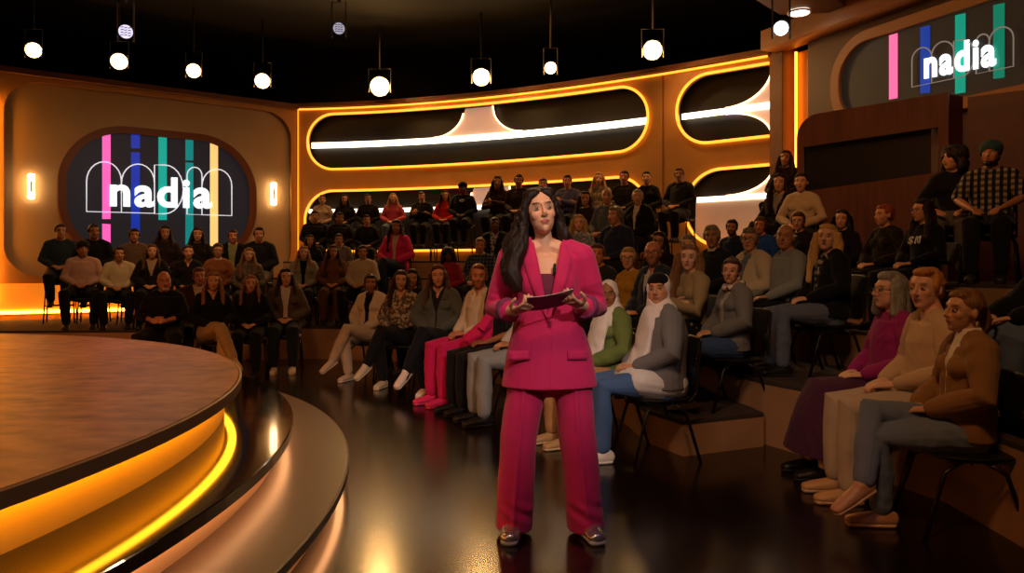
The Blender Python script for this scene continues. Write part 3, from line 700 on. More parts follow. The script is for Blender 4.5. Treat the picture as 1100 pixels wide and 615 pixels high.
def top_mesh(q, J, vox, inf=.014, hem=None, neck='crew', sleeve='long', vopen=None, seed=0, amp=.004, standing=False):
    t = TORSO[q['sex']]; fat = q.get('fat', 0); I = inf; P = []
    g = lambda r, k=1.0: (r[0]+I*k+fat, r[1]+I*k+fat*1.2)
    P0 = J['P']+np.array([0, 0, -.035]) if hem is None else np.array([J['P'][0], J['P'][1], hem])
    pts = [P0, J['P']+[0,0,.04], J['W'], J['C'], J['U']] if hem is None or hem < J['P'][2]-.02 else [P0, J['W'], J['C'], J['U']]
    rr = [g(t['pel'], 1.4), g(t['pel'], 1.2), g(t['wa'], 1.5), g(t['ch']), g(t['up'], .6)] if len(pts) == 5 else [g(t['pel'], 1.2), g(t['wa'], 1.4), g(t['ch']), g(t['up'], .6)]
    P.append(tube(pts, rr, n=22, side=(1,0,0), round_caps=False))
    ny = J['N']
    if q['sex'] == 'f':
        for s in (1, -1): P.append(ell(J['C']+[s*.068, -.062-I, .0], (.062+I, .052, .062)))
    if neck != 'none': P.append(tube([J['U'], ny-[0,0,.005 if neck != 'high' else -.035]], [(.10, .085), (.062, .064) if neck != 'high' else (.058, .058)], n=14, side=(1,0,0), round_caps=False))
    for s in (1, -1):
        S_ = J['S'][s]; S2 = S_-[s*.03, 0, .012]; E, W = J['E'][s], J['Wr'][s]
        P.append(tube([ny-[0,-.01,.03], (ny+S2)/2+[0,0,.002], S2], [.045+I*.6, .046+I, .054+I], n=12))
        if sleeve == 'none': continue
        if sleeve == 'long': P.append(tube([S2, (S2+E)/2, E, (E+W)/2, W+(E-W)*.06], [.056+I, .050+I, .045+I, .040+I, .030+I*.9], n=14))
        elif sleeve == 'mid': P.append(tube([S2, (S2+E)/2, E, (E*.6+W*.4)], [.056+I, .050+I, .045+I, .040+I*1.2], n=14))
        else: P.append(tube([S2, (S2+E)/2, E*.85+S2*.15], [.056+I, .053+I, .050+I*1.2], n=14))
    me = fuse(P, vox, 2, 'top')
    wrinkle(me, amp, seed)
    if vopen:                          # push a V (and a slit below it) inwards, under the layer beneath
        z1, z0, w1, w0, dep = vopen     # z1 collar level, z0 bottom of the V, half widths
        co = getco(me); x = np.abs(co[:, 0]-J['C'][0]); z = co[:, 2]
        w = np.where(z > z0, w0+(w1-w0)*np.clip((z-z0)/(z1-z0), 0, 1), w0)
        msk = (co[:, 1] < J['C'][1]+.0) & (co[:, 1] > J['C'][1]-.18) & (x < w) & (z < z1+.06)
        if w0 == 0: msk &= z > z0
        soft = np.clip((w-x)/.008, 0, 1)*msk
        co[:, 1] += soft*dep; co[:, 2] -= soft*(z > z1-.01)*.03
        setco(me, co)
    return me
def pants_mesh(q, J, vox, I=.018, seed=0, hem=.03, wide=1.0, skirt=False):
    t = TORSO[q['sex']]; fat = q.get('fat', 0); P = [tube([J['P']-[0,0,.04], J['P']+[0,0,.04]], [(t['pel'][0]+I+fat, t['pel'][1]+I+fat)]*2, n=20, side=(1,0,0))]
    if skirt:
        k = (J['kn'][1]+J['kn'][-1])/2; a = (J['an'][1]+J['an'][-1])/2
        P.append(tube([J['P']+[0,-.02,-.02], (J['P']+k)/2+[0,0,.0], k+[0,.02,0], k+[0,-.0,-.08], a+[0,-.05,.06]], [(.19,.11), (.19,.10), (.19,.11), (.20,.11), (.24,.15)], n=22, side=(1,0,0), round_caps=False))
    else:
        for s in (1, -1):
            h, k, a = J['hip'][s], J['kn'][s], J['an'][s]
            e = a+(k-a)/np.linalg.norm(k-a)*hem
            P.append(tube([h+[0,.02,0], (h+k)/2, k, (k+a)/2, e], [.093+I, .080+I*.8, .063+I*.8, (.052+I)*wide, (.040+I)*wide], n=14, round_caps=True))
    me = fuse(P, vox, 2, 'trousers'); wrinkle(me, .0035, seed, 16); return me
SHOE = {}
def shoe_mesh(kind):
    if kind in SHOE: return SHOE[kind]
    hh = .075 if kind != 'pump' else .05
    P = [tube([(0,.055,.045), (0,0,.045), (0,-.09,.040), (0,-.165,.032)], [(.036,.045), (.040,.048), (.046,.036), (.040,.026)], n=14, side=(1,0,0)),
         ell((0,.02,.07), (.040,.052,.035))]
    me = fuse(P, .008, 2, 'shoe'); co = getco(me); co[:, 2] = np.maximum(co[:, 2], .018); setco(me, co)
    so = fuse([tube([(0,.06,.014), (0,-.05,.014), (0,-.17,.014)], [(.036,.018), (.044,.018), (.040,.018)], n=14, side=(1,0,0))], .008, 1, 'sole')
    co = getco(so); co[:, 2] = np.clip(co[:, 2], 0, .026); setco(so, co)
    SHOE[kind] = (me, so); return SHOE[kind]
def add_shoes(root, J, col, sole=None, near=True, kind='sneaker', logo=False):
    for s in (1, -1):
        me, so = shoe_mesh(kind); m = mat('shoe_'+col.strip('#'), col, rough=.5, bump=.1)
        o = meshobj('shoe', me, m, root)
        f = J['ft'][s]; yaw = math.atan2(f[0], -f[1]); pitch = math.atan2(f[2], math.hypot(f[0], f[1]))
        o.location = tuple(J['an'][s]-np.array([0, 0, .09])+np.array([0,0,.0])); o.rotation_euler = (-pitch, 0, yaw)
        if abs(pitch) > .1: o.location.z += .02
        p = meshobj('sole', so, mat('sole_'+(sole or '#1a1410').strip('#'), sole or '#1a1410', rough=.7), o)
        if logo:
            vs = [(-.047,.0,.045),(-.047,-.05,.030),(-.047,-.07,.034),(-.047,-.035,.050),(-.047,.045,.066)]
            for sg in (1, -1):
                mk('shoe_mark', [(-v[0]*sg*-1 if sg > 0 else -v[0], v[1], v[2]) for v in vs]+[((v[0]*sg if sg > 0 else -v[0])*.9, v[1], v[2]) for v in vs], [(0,1,2,3,4),(9,8,7,6,5)]+[(i, (i+1) % 5, (i+1) % 5+5, i+5) for i in range(5)], mat('shoe_mark_black', '#0c0c0c'), o)
def hair_mesh(q, J, vox, near, seed=0):
    H = J['H']; st = q['hair']; P = []
    T = H.T; z = J['N'][2]
    if st in ('bald', 'hijab', 'none'): return None
    if st == 'fringe': P = [T(tube([(sx*.072, .01, .01), (sx*.066, .07, .0), (0, .112, .0)], [(.014,.035)]*3, n=10, side=(0,0,1))) for sx in (1, -1)]
    else:
        P.append(T(ell((0,.032,.033), (.083,.094,.093), n=20)))
        if st == 'short': P += [T(ell((0,-.03,.085), (.058,.045,.035))), T(ell((0,.06,-.02), (.070,.055,.06)))]+[T(ell((sx*.073,-.006,.020), (.012,.030,.04))) for sx in (1, -1)]
        if st == 'quiff': P += [T(ell((.008,-.032,.094), (.057,.043,.029))), T(ell((0,.06,-.02), (.070,.055,.06)))]+[T(ell((sx*.073,-.002,.020), (.012,.030,.04))) for sx in (1, -1)]
        if st in ('long', 'bob', 'long_wavy', 'half'):
            ln = {'long': .30, 'bob': .10, 'long_wavy': .28, 'half': .20}[st]
            tilt = .02 if st != 'bob' else .0
            P.append(T(ell((0,-.022,.088), (.066,.045,.034))))
            for sx in (1, -1):
                a = H.out((sx*.078, .0, .03)); b = H.out((sx*.092, .012, -.05)); c = b+np.array([sx*tilt, -.015, -.09]); d = c+np.array([0, -.03 if st != 'bob' else 0, -ln+.06])
                pts = [a, b, c, d] if ln > .15 else [a, b, c]
                P.append(tube(pts, [(.018,.045), (.022,.05), (.028,.05), (.026,.040)][:len(pts)], n=12, side=(1,0,0)))
            a = H.out((0, .075, .0)); b = H.out((0, .088, -.09)); c = b+np.array([0, .035, -ln])
            P.append(tube([a, b, c], [(.080,.05), (.092,.045), (.085,.03)], n=14, side=(1,0,0)))
        if st == 'curly':
            P += [T(ell((0,.03,.03), (.118,.115,.105), n=18)), T(ell((.095,.03,-.07), (.045,.06,.085))), T(ell((-.095,.03,-.07), (.045,.06,.085))), T(ell((0,.09,-.08), (.09,.05,.09)))]
            P.append(T(ell((0,-.03,.085), (.07,.05,.04))))
        if st == 'bun': P += [T(ell((0,.115,.06), (.042,.038,.042))), T(ell((0,-.022,.084), (.062,.045,.032))), T(ell((0,.07,-.02), (.066,.045,.05)))]
        if st == 'tail': P += [T(ell((0,-.022,.084), (.062,.045,.032))), T(ell((0,.07,-.01), (.066,.045,.05))), tube([H.out((0,.11,.03)), H.out((0,.15,-.04)), H.out((0,.13,-.16))], [.03,.035,.018], n=10)]
        if st == 'crop': P += [T(ell((0,-.026,.080), (.062,.045,.030))), T(ell((0,.05,-.01), (.073,.062,.06)))]+[T(ell((sx*.074,.0,.02), (.008,.03,.035))) for sx in (1, -1)]
    me = fuse(P, vox, 2, 'hair')
    wrinkle(me, .004 if st not in ('curly', 'long_wavy') else .011, seed, 30 if st not in ('curly',) else 45)
    return me
def hijab_meshes(q, J, vox):
    H = J['H']; C = J['C']; T = H.T
    P = [T(ell((0,.028,.022), (.089,.101,.101), n=22)), T(ell((0,.022,-.055), (.088,.085,.085), n=18)), T(ell((0,-.035,-.135), (.062,.060,.035)))]
    P.append(tube([H.out((0,.01,-.09)), J['N']+[0,-.012,-.01], J['U']+[0,-.015,-.035], C+[0,-.035,-.10]], [(.088,.090), (.118,.108), (.150,.128), (.11,.09)], n=22, side=(1,0,0)))
    if q.get('hijlong'): P.append(tube([J['N']+[0,-.08,-.03], C+[0,-.13,.03], C+[0,-.165,-.13], J['P']+[0,-.20,.09]], [(.10,.05), (.125,.045), (.12,.04), (.10,.03)], n=16, side=(1,0,0)))
    me = fuse(P, vox, 3, 'headscarf'); wrinkle(me, .006, q.get('seed', 1), 18)
    co = getco(me); L = H.inv(co)                         # face opening pushed back behind the skin
    e = (L[:, 0]/.060)**2+((L[:, 2]+.010)/.086)**2
    w = np.clip((1-e)/.12, 0, 1)*(L[:, 1] < .0)
    L[:, 1] += w*.085*1.0
    setco(me, H.out(L)); return me
def glasses(root, H, near):
    m = mat('glasses_frame', '#120e0c', rough=.3)
    g = MB()
    for sx in (1, -1):
        g.raw(H.T(tube([(sx*.033+.024*math.cos(a), -.098+.0*abs(math.cos(a)), .002+.017*math.sin(a)) for a in np.linspace(0, 2*np.pi, 14, endpoint=False)], [.0022]*14, n=5, closed=True)))
        g.raw(H.T(tube([(sx*.057, -.097, .006), (sx*.080, -.06, .008), (sx*.082, .015, .004)], [.0022]*3, n=5)))
    g.raw(H.T(tube([(-.010,-.100,.006), (.010,-.100,.006)], [.0022]*2, n=5)))
    g.build('glasses', m, root)
def person(q, loc, yaw, sc, near, label, group=None):
    J = sit_joints(q); vox = .0065 if near == 2 else (.009 if near == 1 else .0125)
    nr = near >= 1; seed = q.get('seed', 0)
    root = empty('person', loc, yaw, label=label, cat='person', group=group); root.scale = (sc, sc, sc)
    sk = meshobj('body', body_mesh(q, J, vox, nr), SKIN, root)
    if near == 2: add_eyes(sk, J['H'], q.get('eye', '#3a2a1c'))
    top = q['top']; pat = q.get('pat'); jk = q.get('jacket')
    vo = q.get('vneck')
    tm = top_mesh(q, J, vox, inf=.013, sleeve=q.get('sleeve', 'long') if not jk else 'none', neck=q.get('neck', 'crew'), seed=seed, vopen=(1.05, .93, .05, 0, .035) if vo else None)
    meshobj(q.get('topname', 'shirt'), tm, cloth(top, pat), root)
    if jk:
        o = q.get('open', .045)
        jm = top_mesh(q, J, vox, inf=.026, hem=.50, seed=seed+3, vopen=(1.06, q.get('vz', .80), o+.035, o if q.get('openall') else 0.008, .05), amp=.005)
        meshobj('jacket', jm, cloth(jk, q.get('jpat')), root)
    pm = pants_mesh(q, J, vox, seed=seed+5, skirt=q.get('skirt', False), wide=q.get('wide', 1.0))
    meshobj('skirt' if q.get('skirt') else 'trousers', pm, cloth(q.get('legc', '#15151a')), root)
    if q.get('tunic'):
        P_ = J['P']; o = fuse([tube([P_+[0, .05, -.03], P_+[0, -.05, -.02], P_+[0, -.20, .0]], [(.215, .150), (.228, .150), (.222, .115)], n=22, side=(1,0,0))], .009, 2, 'tunic'); wrinkle(o, .006, 7, 20)
        meshobj('shirt_hem', o, cloth(q['top']), root)
    add_shoes(root, J, q.get('shoe', '#14110f'), q.get('sole'), nr, logo=q.get('shoelogo', False))
    hm = hair_mesh(q, J, max(vox, .008), nr, seed)
    if hm: meshobj('hair', hm, hairmat(q.get('hc', '#1c1410')), root)
    if q['hair'] == 'hijab':
        meshobj('headscarf', hijab_meshes(q, J, .008), cloth(q.get('scarf', '#e8e2dc')), root)
        if q.get('under'):
            P = [J['H'].T(ell((0,.018,.052), (.0785,.0965,.072), n=20))]; um = fuse(P, .007, 1, 'undercap')
            meshobj('undercap', um, cloth(q['under']), root)
    if q.get('cap'):
        P = [J['H'].T(ell((0,.022,.060), (.096,.110,.080), n=20))]
        if q.get('brim'): P.append(J['H'].T(ell((0,-.10,.065), (.062,.055,.010))))
        meshobj('cap', fuse(P, .009, 1, 'cap'), cloth(q['cap']), root)
    if q.get('beard'):
        H = J['H']; P = [H.T(ell((0,-.052,-.090), (.042,.042,.030))), H.T(ell((.042,-.02,-.07), (.020,.040,.035))), H.T(ell((-.042,-.02,-.07), (.020,.040,.035)))]
        meshobj('beard', fuse(P, .008, 1, 'beard'), hairmat(q['beard']), root)
    if q.get('glasses'): glasses(root, J['H'], nr)
    if q.get('collar'):
        ny = J['N']; o = fuse([tube([ny+[0,.0,-.015], ny+[0,-.004,.02]], [(.070,.072), (.058,.060)], n=16, side=(1,0,0), round_caps=False)], .008, 1, 'collar'); meshobj('collar', o, cloth(q['collar']), root)
    if q.get('scarfneck'):
        ny = J['N']; P = [tube([ny+[.075*math.cos(a), -.01+.075*math.sin(a), .0-.02*math.sin(a)*-1] for a in np.linspace(0, 2*np.pi, 16, endpoint=False)], [.028]*16, n=10, closed=True)]
        o = fuse(P, .009, 1, 'scarf'); wrinkle(o, .006, 3, 30); meshobj('scarf', o, cloth(q['scarfneck'], q.get('scarfpat')), root)
    if q.get('print'):
        chest_print(root, J, q['print'], q, tm)
    return root, J
def project_print(me, tm, z0):
    from mathutils.bvhtree import BVHTree
    bv = BVHTree.FromPolygons([v.co.copy() for v in tm.vertices], [list(p.vertices) for p in tm.polygons])
    bm = bmesh.new(); bm.from_mesh(me); bmesh.ops.triangulate(bm, faces=bm.faces); bmesh.ops.subdivide_edges(bm, edges=[e for e in bm.edges if e.calc_length() > .015], cuts=2); bm.to_mesh(me); bm.free()
    co = getco(me); y0 = co[:, 1].max()
    for c in co:
        h = bv.ray_cast(Vector((c[0], -1, c[2]+z0)), Vector((0, 1, 0)))[0]
        c[1] = (h.y if h else -.12)-.003-(y0-c[1])*.4; c[2] += z0
    setco(me, co)
def chest_print(root, J, what, q, tm):
    y = J['C'][1]-(.175 if q['sex'] == 'f' else .165)+.0
    m = mat('white_print', '#d8d4cc', rough=.7, emit=0)
    if what == 'swoosh':
        pts = [(.055,.02),(.02,.030),(-.035,.022),(-.055,.0),(-.03,-.018),(.02,-.020),(.06,-.002),(.02,-.010),(-.02,-.006),(-.028,.004),(-.005,.013),(.03,.010)]
        me = [(x, 0, z) for x, z in pts]; n = len(me)
        v = [(a[0], -.01, a[2]) for a in me]+[(a[0], 0, a[2]) for a in me]
        o = mk('chest_print', v, [tuple(range(n)), tuple(range(n, 2*n))[::-1]]+[(i, (i+1) % n, (i+1) % n+n, i+n) for i in range(n)], m, root)
        project_print(o.data, tm, .93)
        return
    cu = bpy.data.curves.new('print', 'FONT'); cu.body = what; cu.size = .105; cu.extrude = .006; cu.offset = .002; cu.align_x = 'CENTER'; cu.resolution_u = 3; cu.shear = .15
    o = bpy.data.objects.new('tmp', cu); COL.objects.link(o); dg = bpy.context.evaluated_depsgraph_get(); me = bpy.data.meshes.new_from_object(o.evaluated_get(dg)); bpy.data.objects.remove(o)
    me.transform(Matrix.Rotation(rad(90), 4, 'X')); project_print(me, tm, .85); meshobj('chest_print', me, m, root)

# ---- chairs
def chair_meshes(h):
    seat = fuse([tube([(0,-.17,h-.02), (0,.0,h-.028), (0,.18,h-.02)], [(.20,.016), (.215,.018), (.20,.016)], n=18, side=(1,0,0))], .008, 2, 'seat')
    bp = fuse([tube([(0,.215,h+.20), (0,.235,h+.30), (0,.25,h+.40)], [(.19,.010), (.205,.012), (.185,.010)], n=18, side=(1,0,0))], .008, 1, 'backrest')
    L = []
    for sx in (1, -1):
        for sy in (-1, 1):
            v, f = tube([(sx*.17, sy*.05, h-.045), (sx*.19, sy*.14, h-.10), (sx*.215, sy*.24, .0)], [.0115]*3, n=8, round_caps=False); L.append((v, f))
    fr = []
    for sx in (1, -1): fr.append(tube([(sx*.17,-.10,h-.045), (sx*.18,.17,h-.04), (sx*.185,.225,h+.02), (sx*.18,.255,h+.38)], [.010]*4, n=8, round_caps=False))
    for sy in (-.1, .15): fr.append(tube([(-.17,sy,h-.045), (.17,sy,h-.045)], [.009]*2, n=8, round_caps=False))
    foot = []
    if h > .5:
        z = .28; c = [(-.20,-.19,z), (.20,-.19,z), (.20,.19,z), (-.20,.19,z)]
        for i in range(4): foot.append(tube([c[i], c[(i+1) % 4]], [.009]*2, n=8, round_caps=True))
    def tomesh(prims, name):
        mb = MB(); [mb.raw(p) for p in prims]; me = bpy.data.meshes.new(name); me.from_pydata([tuple(v) for v in mb.v], [], mb.f); me.shade_smooth(); me.update(); return me
    return seat, bp, [tomesh([l], 'leg') for l in L], fuse(fr, .0055, 0, 'frame'), (fuse(foot, .0055, 0, 'footrest') if foot else None)
CM = {.45: chair_meshes(.45), .66: chair_meshes(.66)}
blk_plastic = mat('black_chair_plastic', '#14100e', rough=.45); blk_metal = mat('black_chair_tube', '#1c1512', rough=.35, metal=.4)
def chair(loc, yaw, label, stool=False, group=None):
    seat, bp, legs, fr, far = CM[.66 if stool else .45]
    r = empty('bar_stool' if stool else 'stacking_chair', loc, yaw, label=label, cat='stool' if stool else 'chair', group=group)
    meshobj('seat', seat, blk_plastic, r); meshobj('backrest', bp, blk_plastic, r)
    for l in legs: meshobj('leg', l, blk_metal, r)
    meshobj('frame', fr, blk_metal, r)
    if far: meshobj('footrest', far, blk_metal, r)
    return r
# ================================================================== PRESENTER
from mathutils.bvhtree import BVHTree
def bvh_of(mes):
    V = []; Fc = []
    for me in mes:
        n = len(V); V += [v.co.copy() for v in me.vertices]; Fc += [[i+n for i in p.vertices] for p in me.polygons]
    return BVHTree.FromPolygons(V, Fc)
def drape(name, rows, bvh, off, th, m, parent):
    """a thin panel laid on the front of a garment; rows of (x,z)"""
    vs = []; fs = []; nr, nc = len(rows), len(rows[0])
    for k in (0, 1):
        for r in rows:
            for x, z in r:
                pass
            ys = []
            for x, z in r:
                h = bvh.ray_cast(Vector((x, -1.5, z)), Vector((0, 1, 0)))[0]; ys.append(h.y if h else 9)
            for j in range(len(r)-2, -1, -1): ys[j] = min(ys[j], ys[j+1]+.002)
            for j, (x, z) in enumerate(r): vs.append((x, (ys[j] if ys[j] < 5 else -.1)-off-(th if k == 0 else 0), z))
    N = nr*nc
    for i in range(nr-1):
        for j in range(nc-1):
            a = i*nc+j; fs += [(a, a+1, a+nc+1, a+nc), (N+a, N+a+nc, N+a+nc+1, N+a+1)]
    edge = [j for j in range(nc)]+[i*nc+nc-1 for i in range(1, nr)]+[(nr-1)*nc+j for j in range(nc-2, -1, -1)]+[i*nc for i in range(nr-2, 0, -1)]
    for i in range(len(edge)): a, b = edge[i], edge[(i+1) % len(edge)]; fs.append((a, N+a, N+b, b))
    return mk(name, vs, fs, m, parent, smooth=True)
def presenter():
    q = dict(sex='f', hijlong=0, skin='#d8a484', lip='#b0484c', brow='#1c120e', eye='#2c1a12', fat=0)
    J = {}
    J['P'] = np.array([-.005, 0, .94]); J['W'] = np.array([-.012, 0, 1.08]); J['C'] = np.array([-.02, -.005, 1.25]); J['U'] = np.array([-.022, .0, 1.375]); J['N'] = np.array([-.030, .0, 1.445])
    J['H'] = Head((-.050, -.025, 1.600), rad(7), rad(-5), rad(-7), 1.04)
    J['S'] = {1: np.array([.152, .0, 1.375]), -1: np.array([-.192, .0, 1.375])}
    J['hip'] = {s: np.array([s*.095-.004, 0, .90]) for s in (1, -1)}
    J['kn'] = {1: np.array([.130, -.01, .49]), -1: np.array([-.155, -.01, .49])}; J['an'] = {1: np.array([.178, .01, .09]), -1: np.array([-.185, .01, .09])}
    J['ft'] = {1: np.array([.22, -1, 0.]), -1: np.array([-.12, -1, 0.])}
    J['E'] = {1: np.array([.222, .035, 1.115]), -1: np.array([-.262, .035, 1.115])}
    J['Wr'] = {1: np.array([.128, -.185, 1.145]), -1: np.array([-.178, -.185, 1.115])}
    J['hd'] = {1: (np.array([-.50, -.72, .20]), np.array([-.35, -.15, 1])), -1: (np.array([.50, -.72, .22]), np.array([.35, -.15, 1]))}
    J['curl'] = .75
    root = empty('person', (.192, 3.71, 0), 0, label='standing presenter in a bright pink trouser suit holding a cue card with both hands', cat='person')
    b = meshobj('body', body_mesh(q, J, .0046, True), SKIN, root)
    add_eyes(b, J['H'])
    # camisole
    t = TORSO['f']; I = .009
    cm = fuse([tube([J['P'], J['W'], J['C']-[0,0,.03], J['C']+[0,.01,.025]], [(t['pel'][0]+I, t['pel'][1]+I), (t['wa'][0]+I, t['wa'][1]+I), (t['ch'][0]+I, t['ch'][1]+I), (t['ch'][0]-.01, t['ch'][1]+I)], n=22, side=(1,0,0), round_caps=False)]+[ell(J['C']+[s*.062, -.062, -.01], (.058, .045, .056)) for s in (1, -1)], .007, 2, 'camisole')
    meshobj('camisole', cm, cloth('#6a2c44'), root)
    suit = mat('pink_suit_cloth', '#be205c', rough=.75, bump=.12, bscale=60, spec=.25, sheen=.15)
    # jacket
    I = .030; P = []; z0 = .735
    prof = [(z0, .240, .160, -.006), (.80, .230, .154, -.006), (.90, .214, .146, -.008), (1.00, .182, .130, -.012), (1.08, .166, .122, -.012), (1.18, .168, .126, -.016), (1.28, .178, .128, -.020), (1.36, .178, .112, -.022), (1.40, .145, .090, -.024)]
    P.append(tube([(x, 0, z) for z, a, b_, x in prof], [(a, b_) for z, a, b_, x in prof], n=28, side=(1,0,0), round_caps=False))
    for s in (1, -1):
        P.append(ell(J['C']+[s*.066, -.070, -.005], (.075, .056, .075)))
        S_ = J['S'][s]; E, W = J['E'][s], J['Wr'][s]; ny = J['N']
        P.append(tube([ny-[0, -.01, .035], (ny+S_)/2+[0, 0, .012], S_+[0, 0, .012]], [.055, .058, .056], n=14))
        P.append(ell(S_+[-s*.005, 0, .010], (.060, .068, .052)))
        P.append(tube([S_, S_*.5+E*.5+[s*.006, 0, 0], E+[s*.004, .004, .0], E*.45+W*.55], [.070, .066, .064, .060], n=18, round_caps=True))
    P.append(tube([J['U']+[0,.02,0], J['N']+[0,.022,-.0]], [(.105, .085), (.068, .062)], n=18, side=(1,0,0), round_caps=False))
    jm = fuse(P, .0062, 3, 'jacket'); wrinkle(jm, .0028, 5, 13)
    co = getco(jm)                                    # folds, waist crease, V opening and the slit of the overlap
    x, y, z = co[:, 0]+.018, co[:, 1], co[:, 2]
    for s in (1, -1):                                  # creases at the inside of the elbows
        E = J['E'][s]; d = np.linalg.norm(co-E, axis=1); co[:, 1] += np.exp(-(d/.09)**2)*.006*np.sin((z-E[2])*150+x*40)
    w = np.clip((z-1.07)/(1.44-1.07), 0, 1.4)*.072+.001
    soft = np.clip((w-np.abs(x))/.007, 0, 1)*(y < .0)*(z > 1.07)*(z < 1.53)
    co[:, 1] += soft*.085
    slit = np.exp(-((x-.012+(1.05-z)*.04)/.004)**2)*(y < 0)*(z < 1.06); co[:, 1] += slit*.010
    setco(jm, co); jo = meshobj('jacket', jm, suit, root)
    bv = bvh_of([jm])
    V = lambda z: -.018+(z-1.07)/(1.44-1.07)*.072
    for s in (1, -1):
        rows = []
        for k in range(15):
            zz = 1.06+k*(1.445-1.06)/14; xi = (zz-1.07)/(.37)*.072-.007; ww = .008+.062*math.sin(min(1, k/11)*math.pi/2) if k < 12 else .070*(1-.25*(k-11))
            rows.append([(-.018+s*(xi+ww*j/4), zz) for j in range(5)])
        drape('lapel', rows, bv, .004, .005, suit, jo)
    for (xa, xb, za) in ((.075, .175, .925), (-.205, -.105, .925)):
        drape('pocket_flap', [[(xa+(xb-xa)*j/5, za-.045*i/3-.006*(j/5 if xa > 0 else 1-j/5)) for j in range(6)] for i in range(4)], bv, .003, .006, suit, jo)
    bt = MB(); h = bv.ray_cast(Vector((-.012, -1.5, 1.045)), Vector((0, 1, 0)))[0]
    bt.raw(tube([(h.x, h.y-.006, h.z), (h.x, h.y+.002, h.z)], [.011, .012], n=14, round_caps=False)); bt.build('button', mat('plum_button', '#7a1038', rough=.35), jo)
    for s in (1, -1):                                 # turned-back cuffs
        E, W = J['E'][s], J['Wr'][s]; a = E*.50+W*.50; c = E*.30+W*.70
        cu = fuse([tube([a, c], [.063, .061], n=18, round_caps=False)], .007, 1, 'cuff'); wrinkle(cu, .003, 8, 30); meshobj('cuff', cu, cloth('#7a3458'), jo)
    # trousers
    P = [tube([(-.01, 0, .80), (-.01, 0, .98)], [(.18,.125)]*2, n=22, side=(1,0,0))]
    for s in (1, -1):
        h, k, a = J['hip'][s], J['kn'][s], J['an'][s]
        P.append(tube([h+[s*.008, 0, -.04], h+[s*.022, 0, -.20], k+[s*.004, 0, .0], (k+a)/2+[0, 0, 0], np.array([a[0]-s*.004, -.005, .030])], [(.094,.108), (.096,.106), (.092,.098), (.092,.100), (.090,.112)], n=24, side=(1,0,0), round_caps=False))
    pm = fuse(P, .0075, 3, 'trousers'); wrinkle(pm, .003, 11, 9)
    co = getco(pm)
    for s in (1, -1):                                  # pressed crease, breaks above the shoe
        cx = np.where(co[:, 2] > .5, J['hip'][s][0]+s*.018+(J['kn'][s][0]-J['hip'][s][0]-s*.018)*(.9-co[:, 2])/.4, J['kn'][s][0]+(J['an'][s][0]-J['kn'][s][0])*(.5-co[:, 2])/.4)
        co[:, 1] -= np.exp(-((co[:, 0]-cx)/.010)**2)*(co[:, 1] < 0)*.010*(co[:, 2] < .9)
        co[:, 1] += np.exp(-((co[:, 2]-.13)/.05)**2)*.005*np.sin((co[:, 2]-.1)*75+co[:, 0]*45)*(co[:, 1] < 0)
    setco(pm, co); meshobj('trousers', pm, suit, root)
    add_shoes(root, J, '#b0a496', '#c8beb2'); 
    for c in root.children:
        if c.name.startswith('shoe'): c.scale = (1.12, 1.05, 1.1); c.material_slots[0].link = 'OBJECT'; c.material_slots[0].material = mat('silver_leather', '#c8beb0', rough=.22, metal=.8)
    # hair: long dark waves, over her right shoulder to the chest, behind the left
    H = J['H']; T = H.T
    P = [T(ell((0,.034,.031), (.083,.096,.092), n=24)), T(ell((-.034,-.020,.078), (.046,.048,.034))), T(ell((.034,-.018,.079), (.042,.046,.031))),
         tube([H.out((-.040,-.045,.080)), H.out((-.078,-.018,.03)), H.out((-.090,-.002,-.05)), H.out((-.110,-.005,-.12)), (-.178,-.085,1.385), (-.190,-.125,1.30), (-.172,-.135,1.225)], [(.018,.028), (.019,.042), (.028,.05), (.043,.058), (.048,.05), (.048,.04), (.026,.026)], n=16, side=(1,0,0)),
         tube([H.out((-.085,.03,.0)), H.out((-.125,.03,-.08)), (-.205,-.03,1.42), (-.222,-.08,1.34), (-.215,-.10,1.25)], [(.03,.05), (.035,.055), (.035,.05), (.034,.04), (.018,.02)], n=14, side=(1,0,0)),
         tube([H.out((.042,-.040,.080)), H.out((.077,-.012,.03)), H.out((.086,.014,-.05)), H.out((.104,.03,-.13)), (.085,.04,1.40)], [(.016,.028), (.016,.040), (.022,.048), (.032,.052), (.030,.04)], n=16, side=(1,0,0)),
         tube([H.out((.09,.045,-.02)), (.062,.06,1.48), (.098,.035,1.425)], [(.03,.05), (.04,.05), (.03,.03)], n=12, side=(1,0,0)),
         tube([H.out((0,.08,.0)), H.out((0,.095,-.10)), (-.05,.12,1.36), (-.06,.13,1.22)], [(.085,.05), (.10,.05), (.13,.04), (.10,.03)], n=18, side=(1,0,0))]
    hm = fuse(P, .0055, 2, 'hair')
    co = getco(hm); no = getno(hm); L = H.inv(co)      # vertical strands and soft waves
    ang = np.arctan2(L[:, 0], L[:, 1]+.001)
    d = .0012*np.sin(ang*30+5*np.sin(L[:, 2]*14))+.0026*np.sin(co[:, 0]*170+5*np.sin(co[:, 2]*20))*(L[:, 2] < .02)+.006*np.sin(co[:, 2]*34+co[:, 0]*18)*(L[:, 2] < -.06)
    setco(hm, co+no*d[:, None]); meshobj('hair', hm, hairmat('#20130e'), root)
    er = MB()
    p = H.out((.083,.006,-.042)); er.raw(ell(p, (.005,.005,.008)))
    er.build('earring', mat('pearl', '#e8d8c0', rough=.2, metal=.5), b)
    for (s, dd) in ((1, .5), (-1, .5)):
        W = J['Wr'][s]; d = J['hd'][s][0]/np.linalg.norm(J['hd'][s][0])
    mi = MB(); h = bv.ray_cast(Vector((.012, -1.5, 1.318)), Vector((0, 1, 0)))[0]
    yy = (h.y if h else -.14); yy = min(yy, -.10)
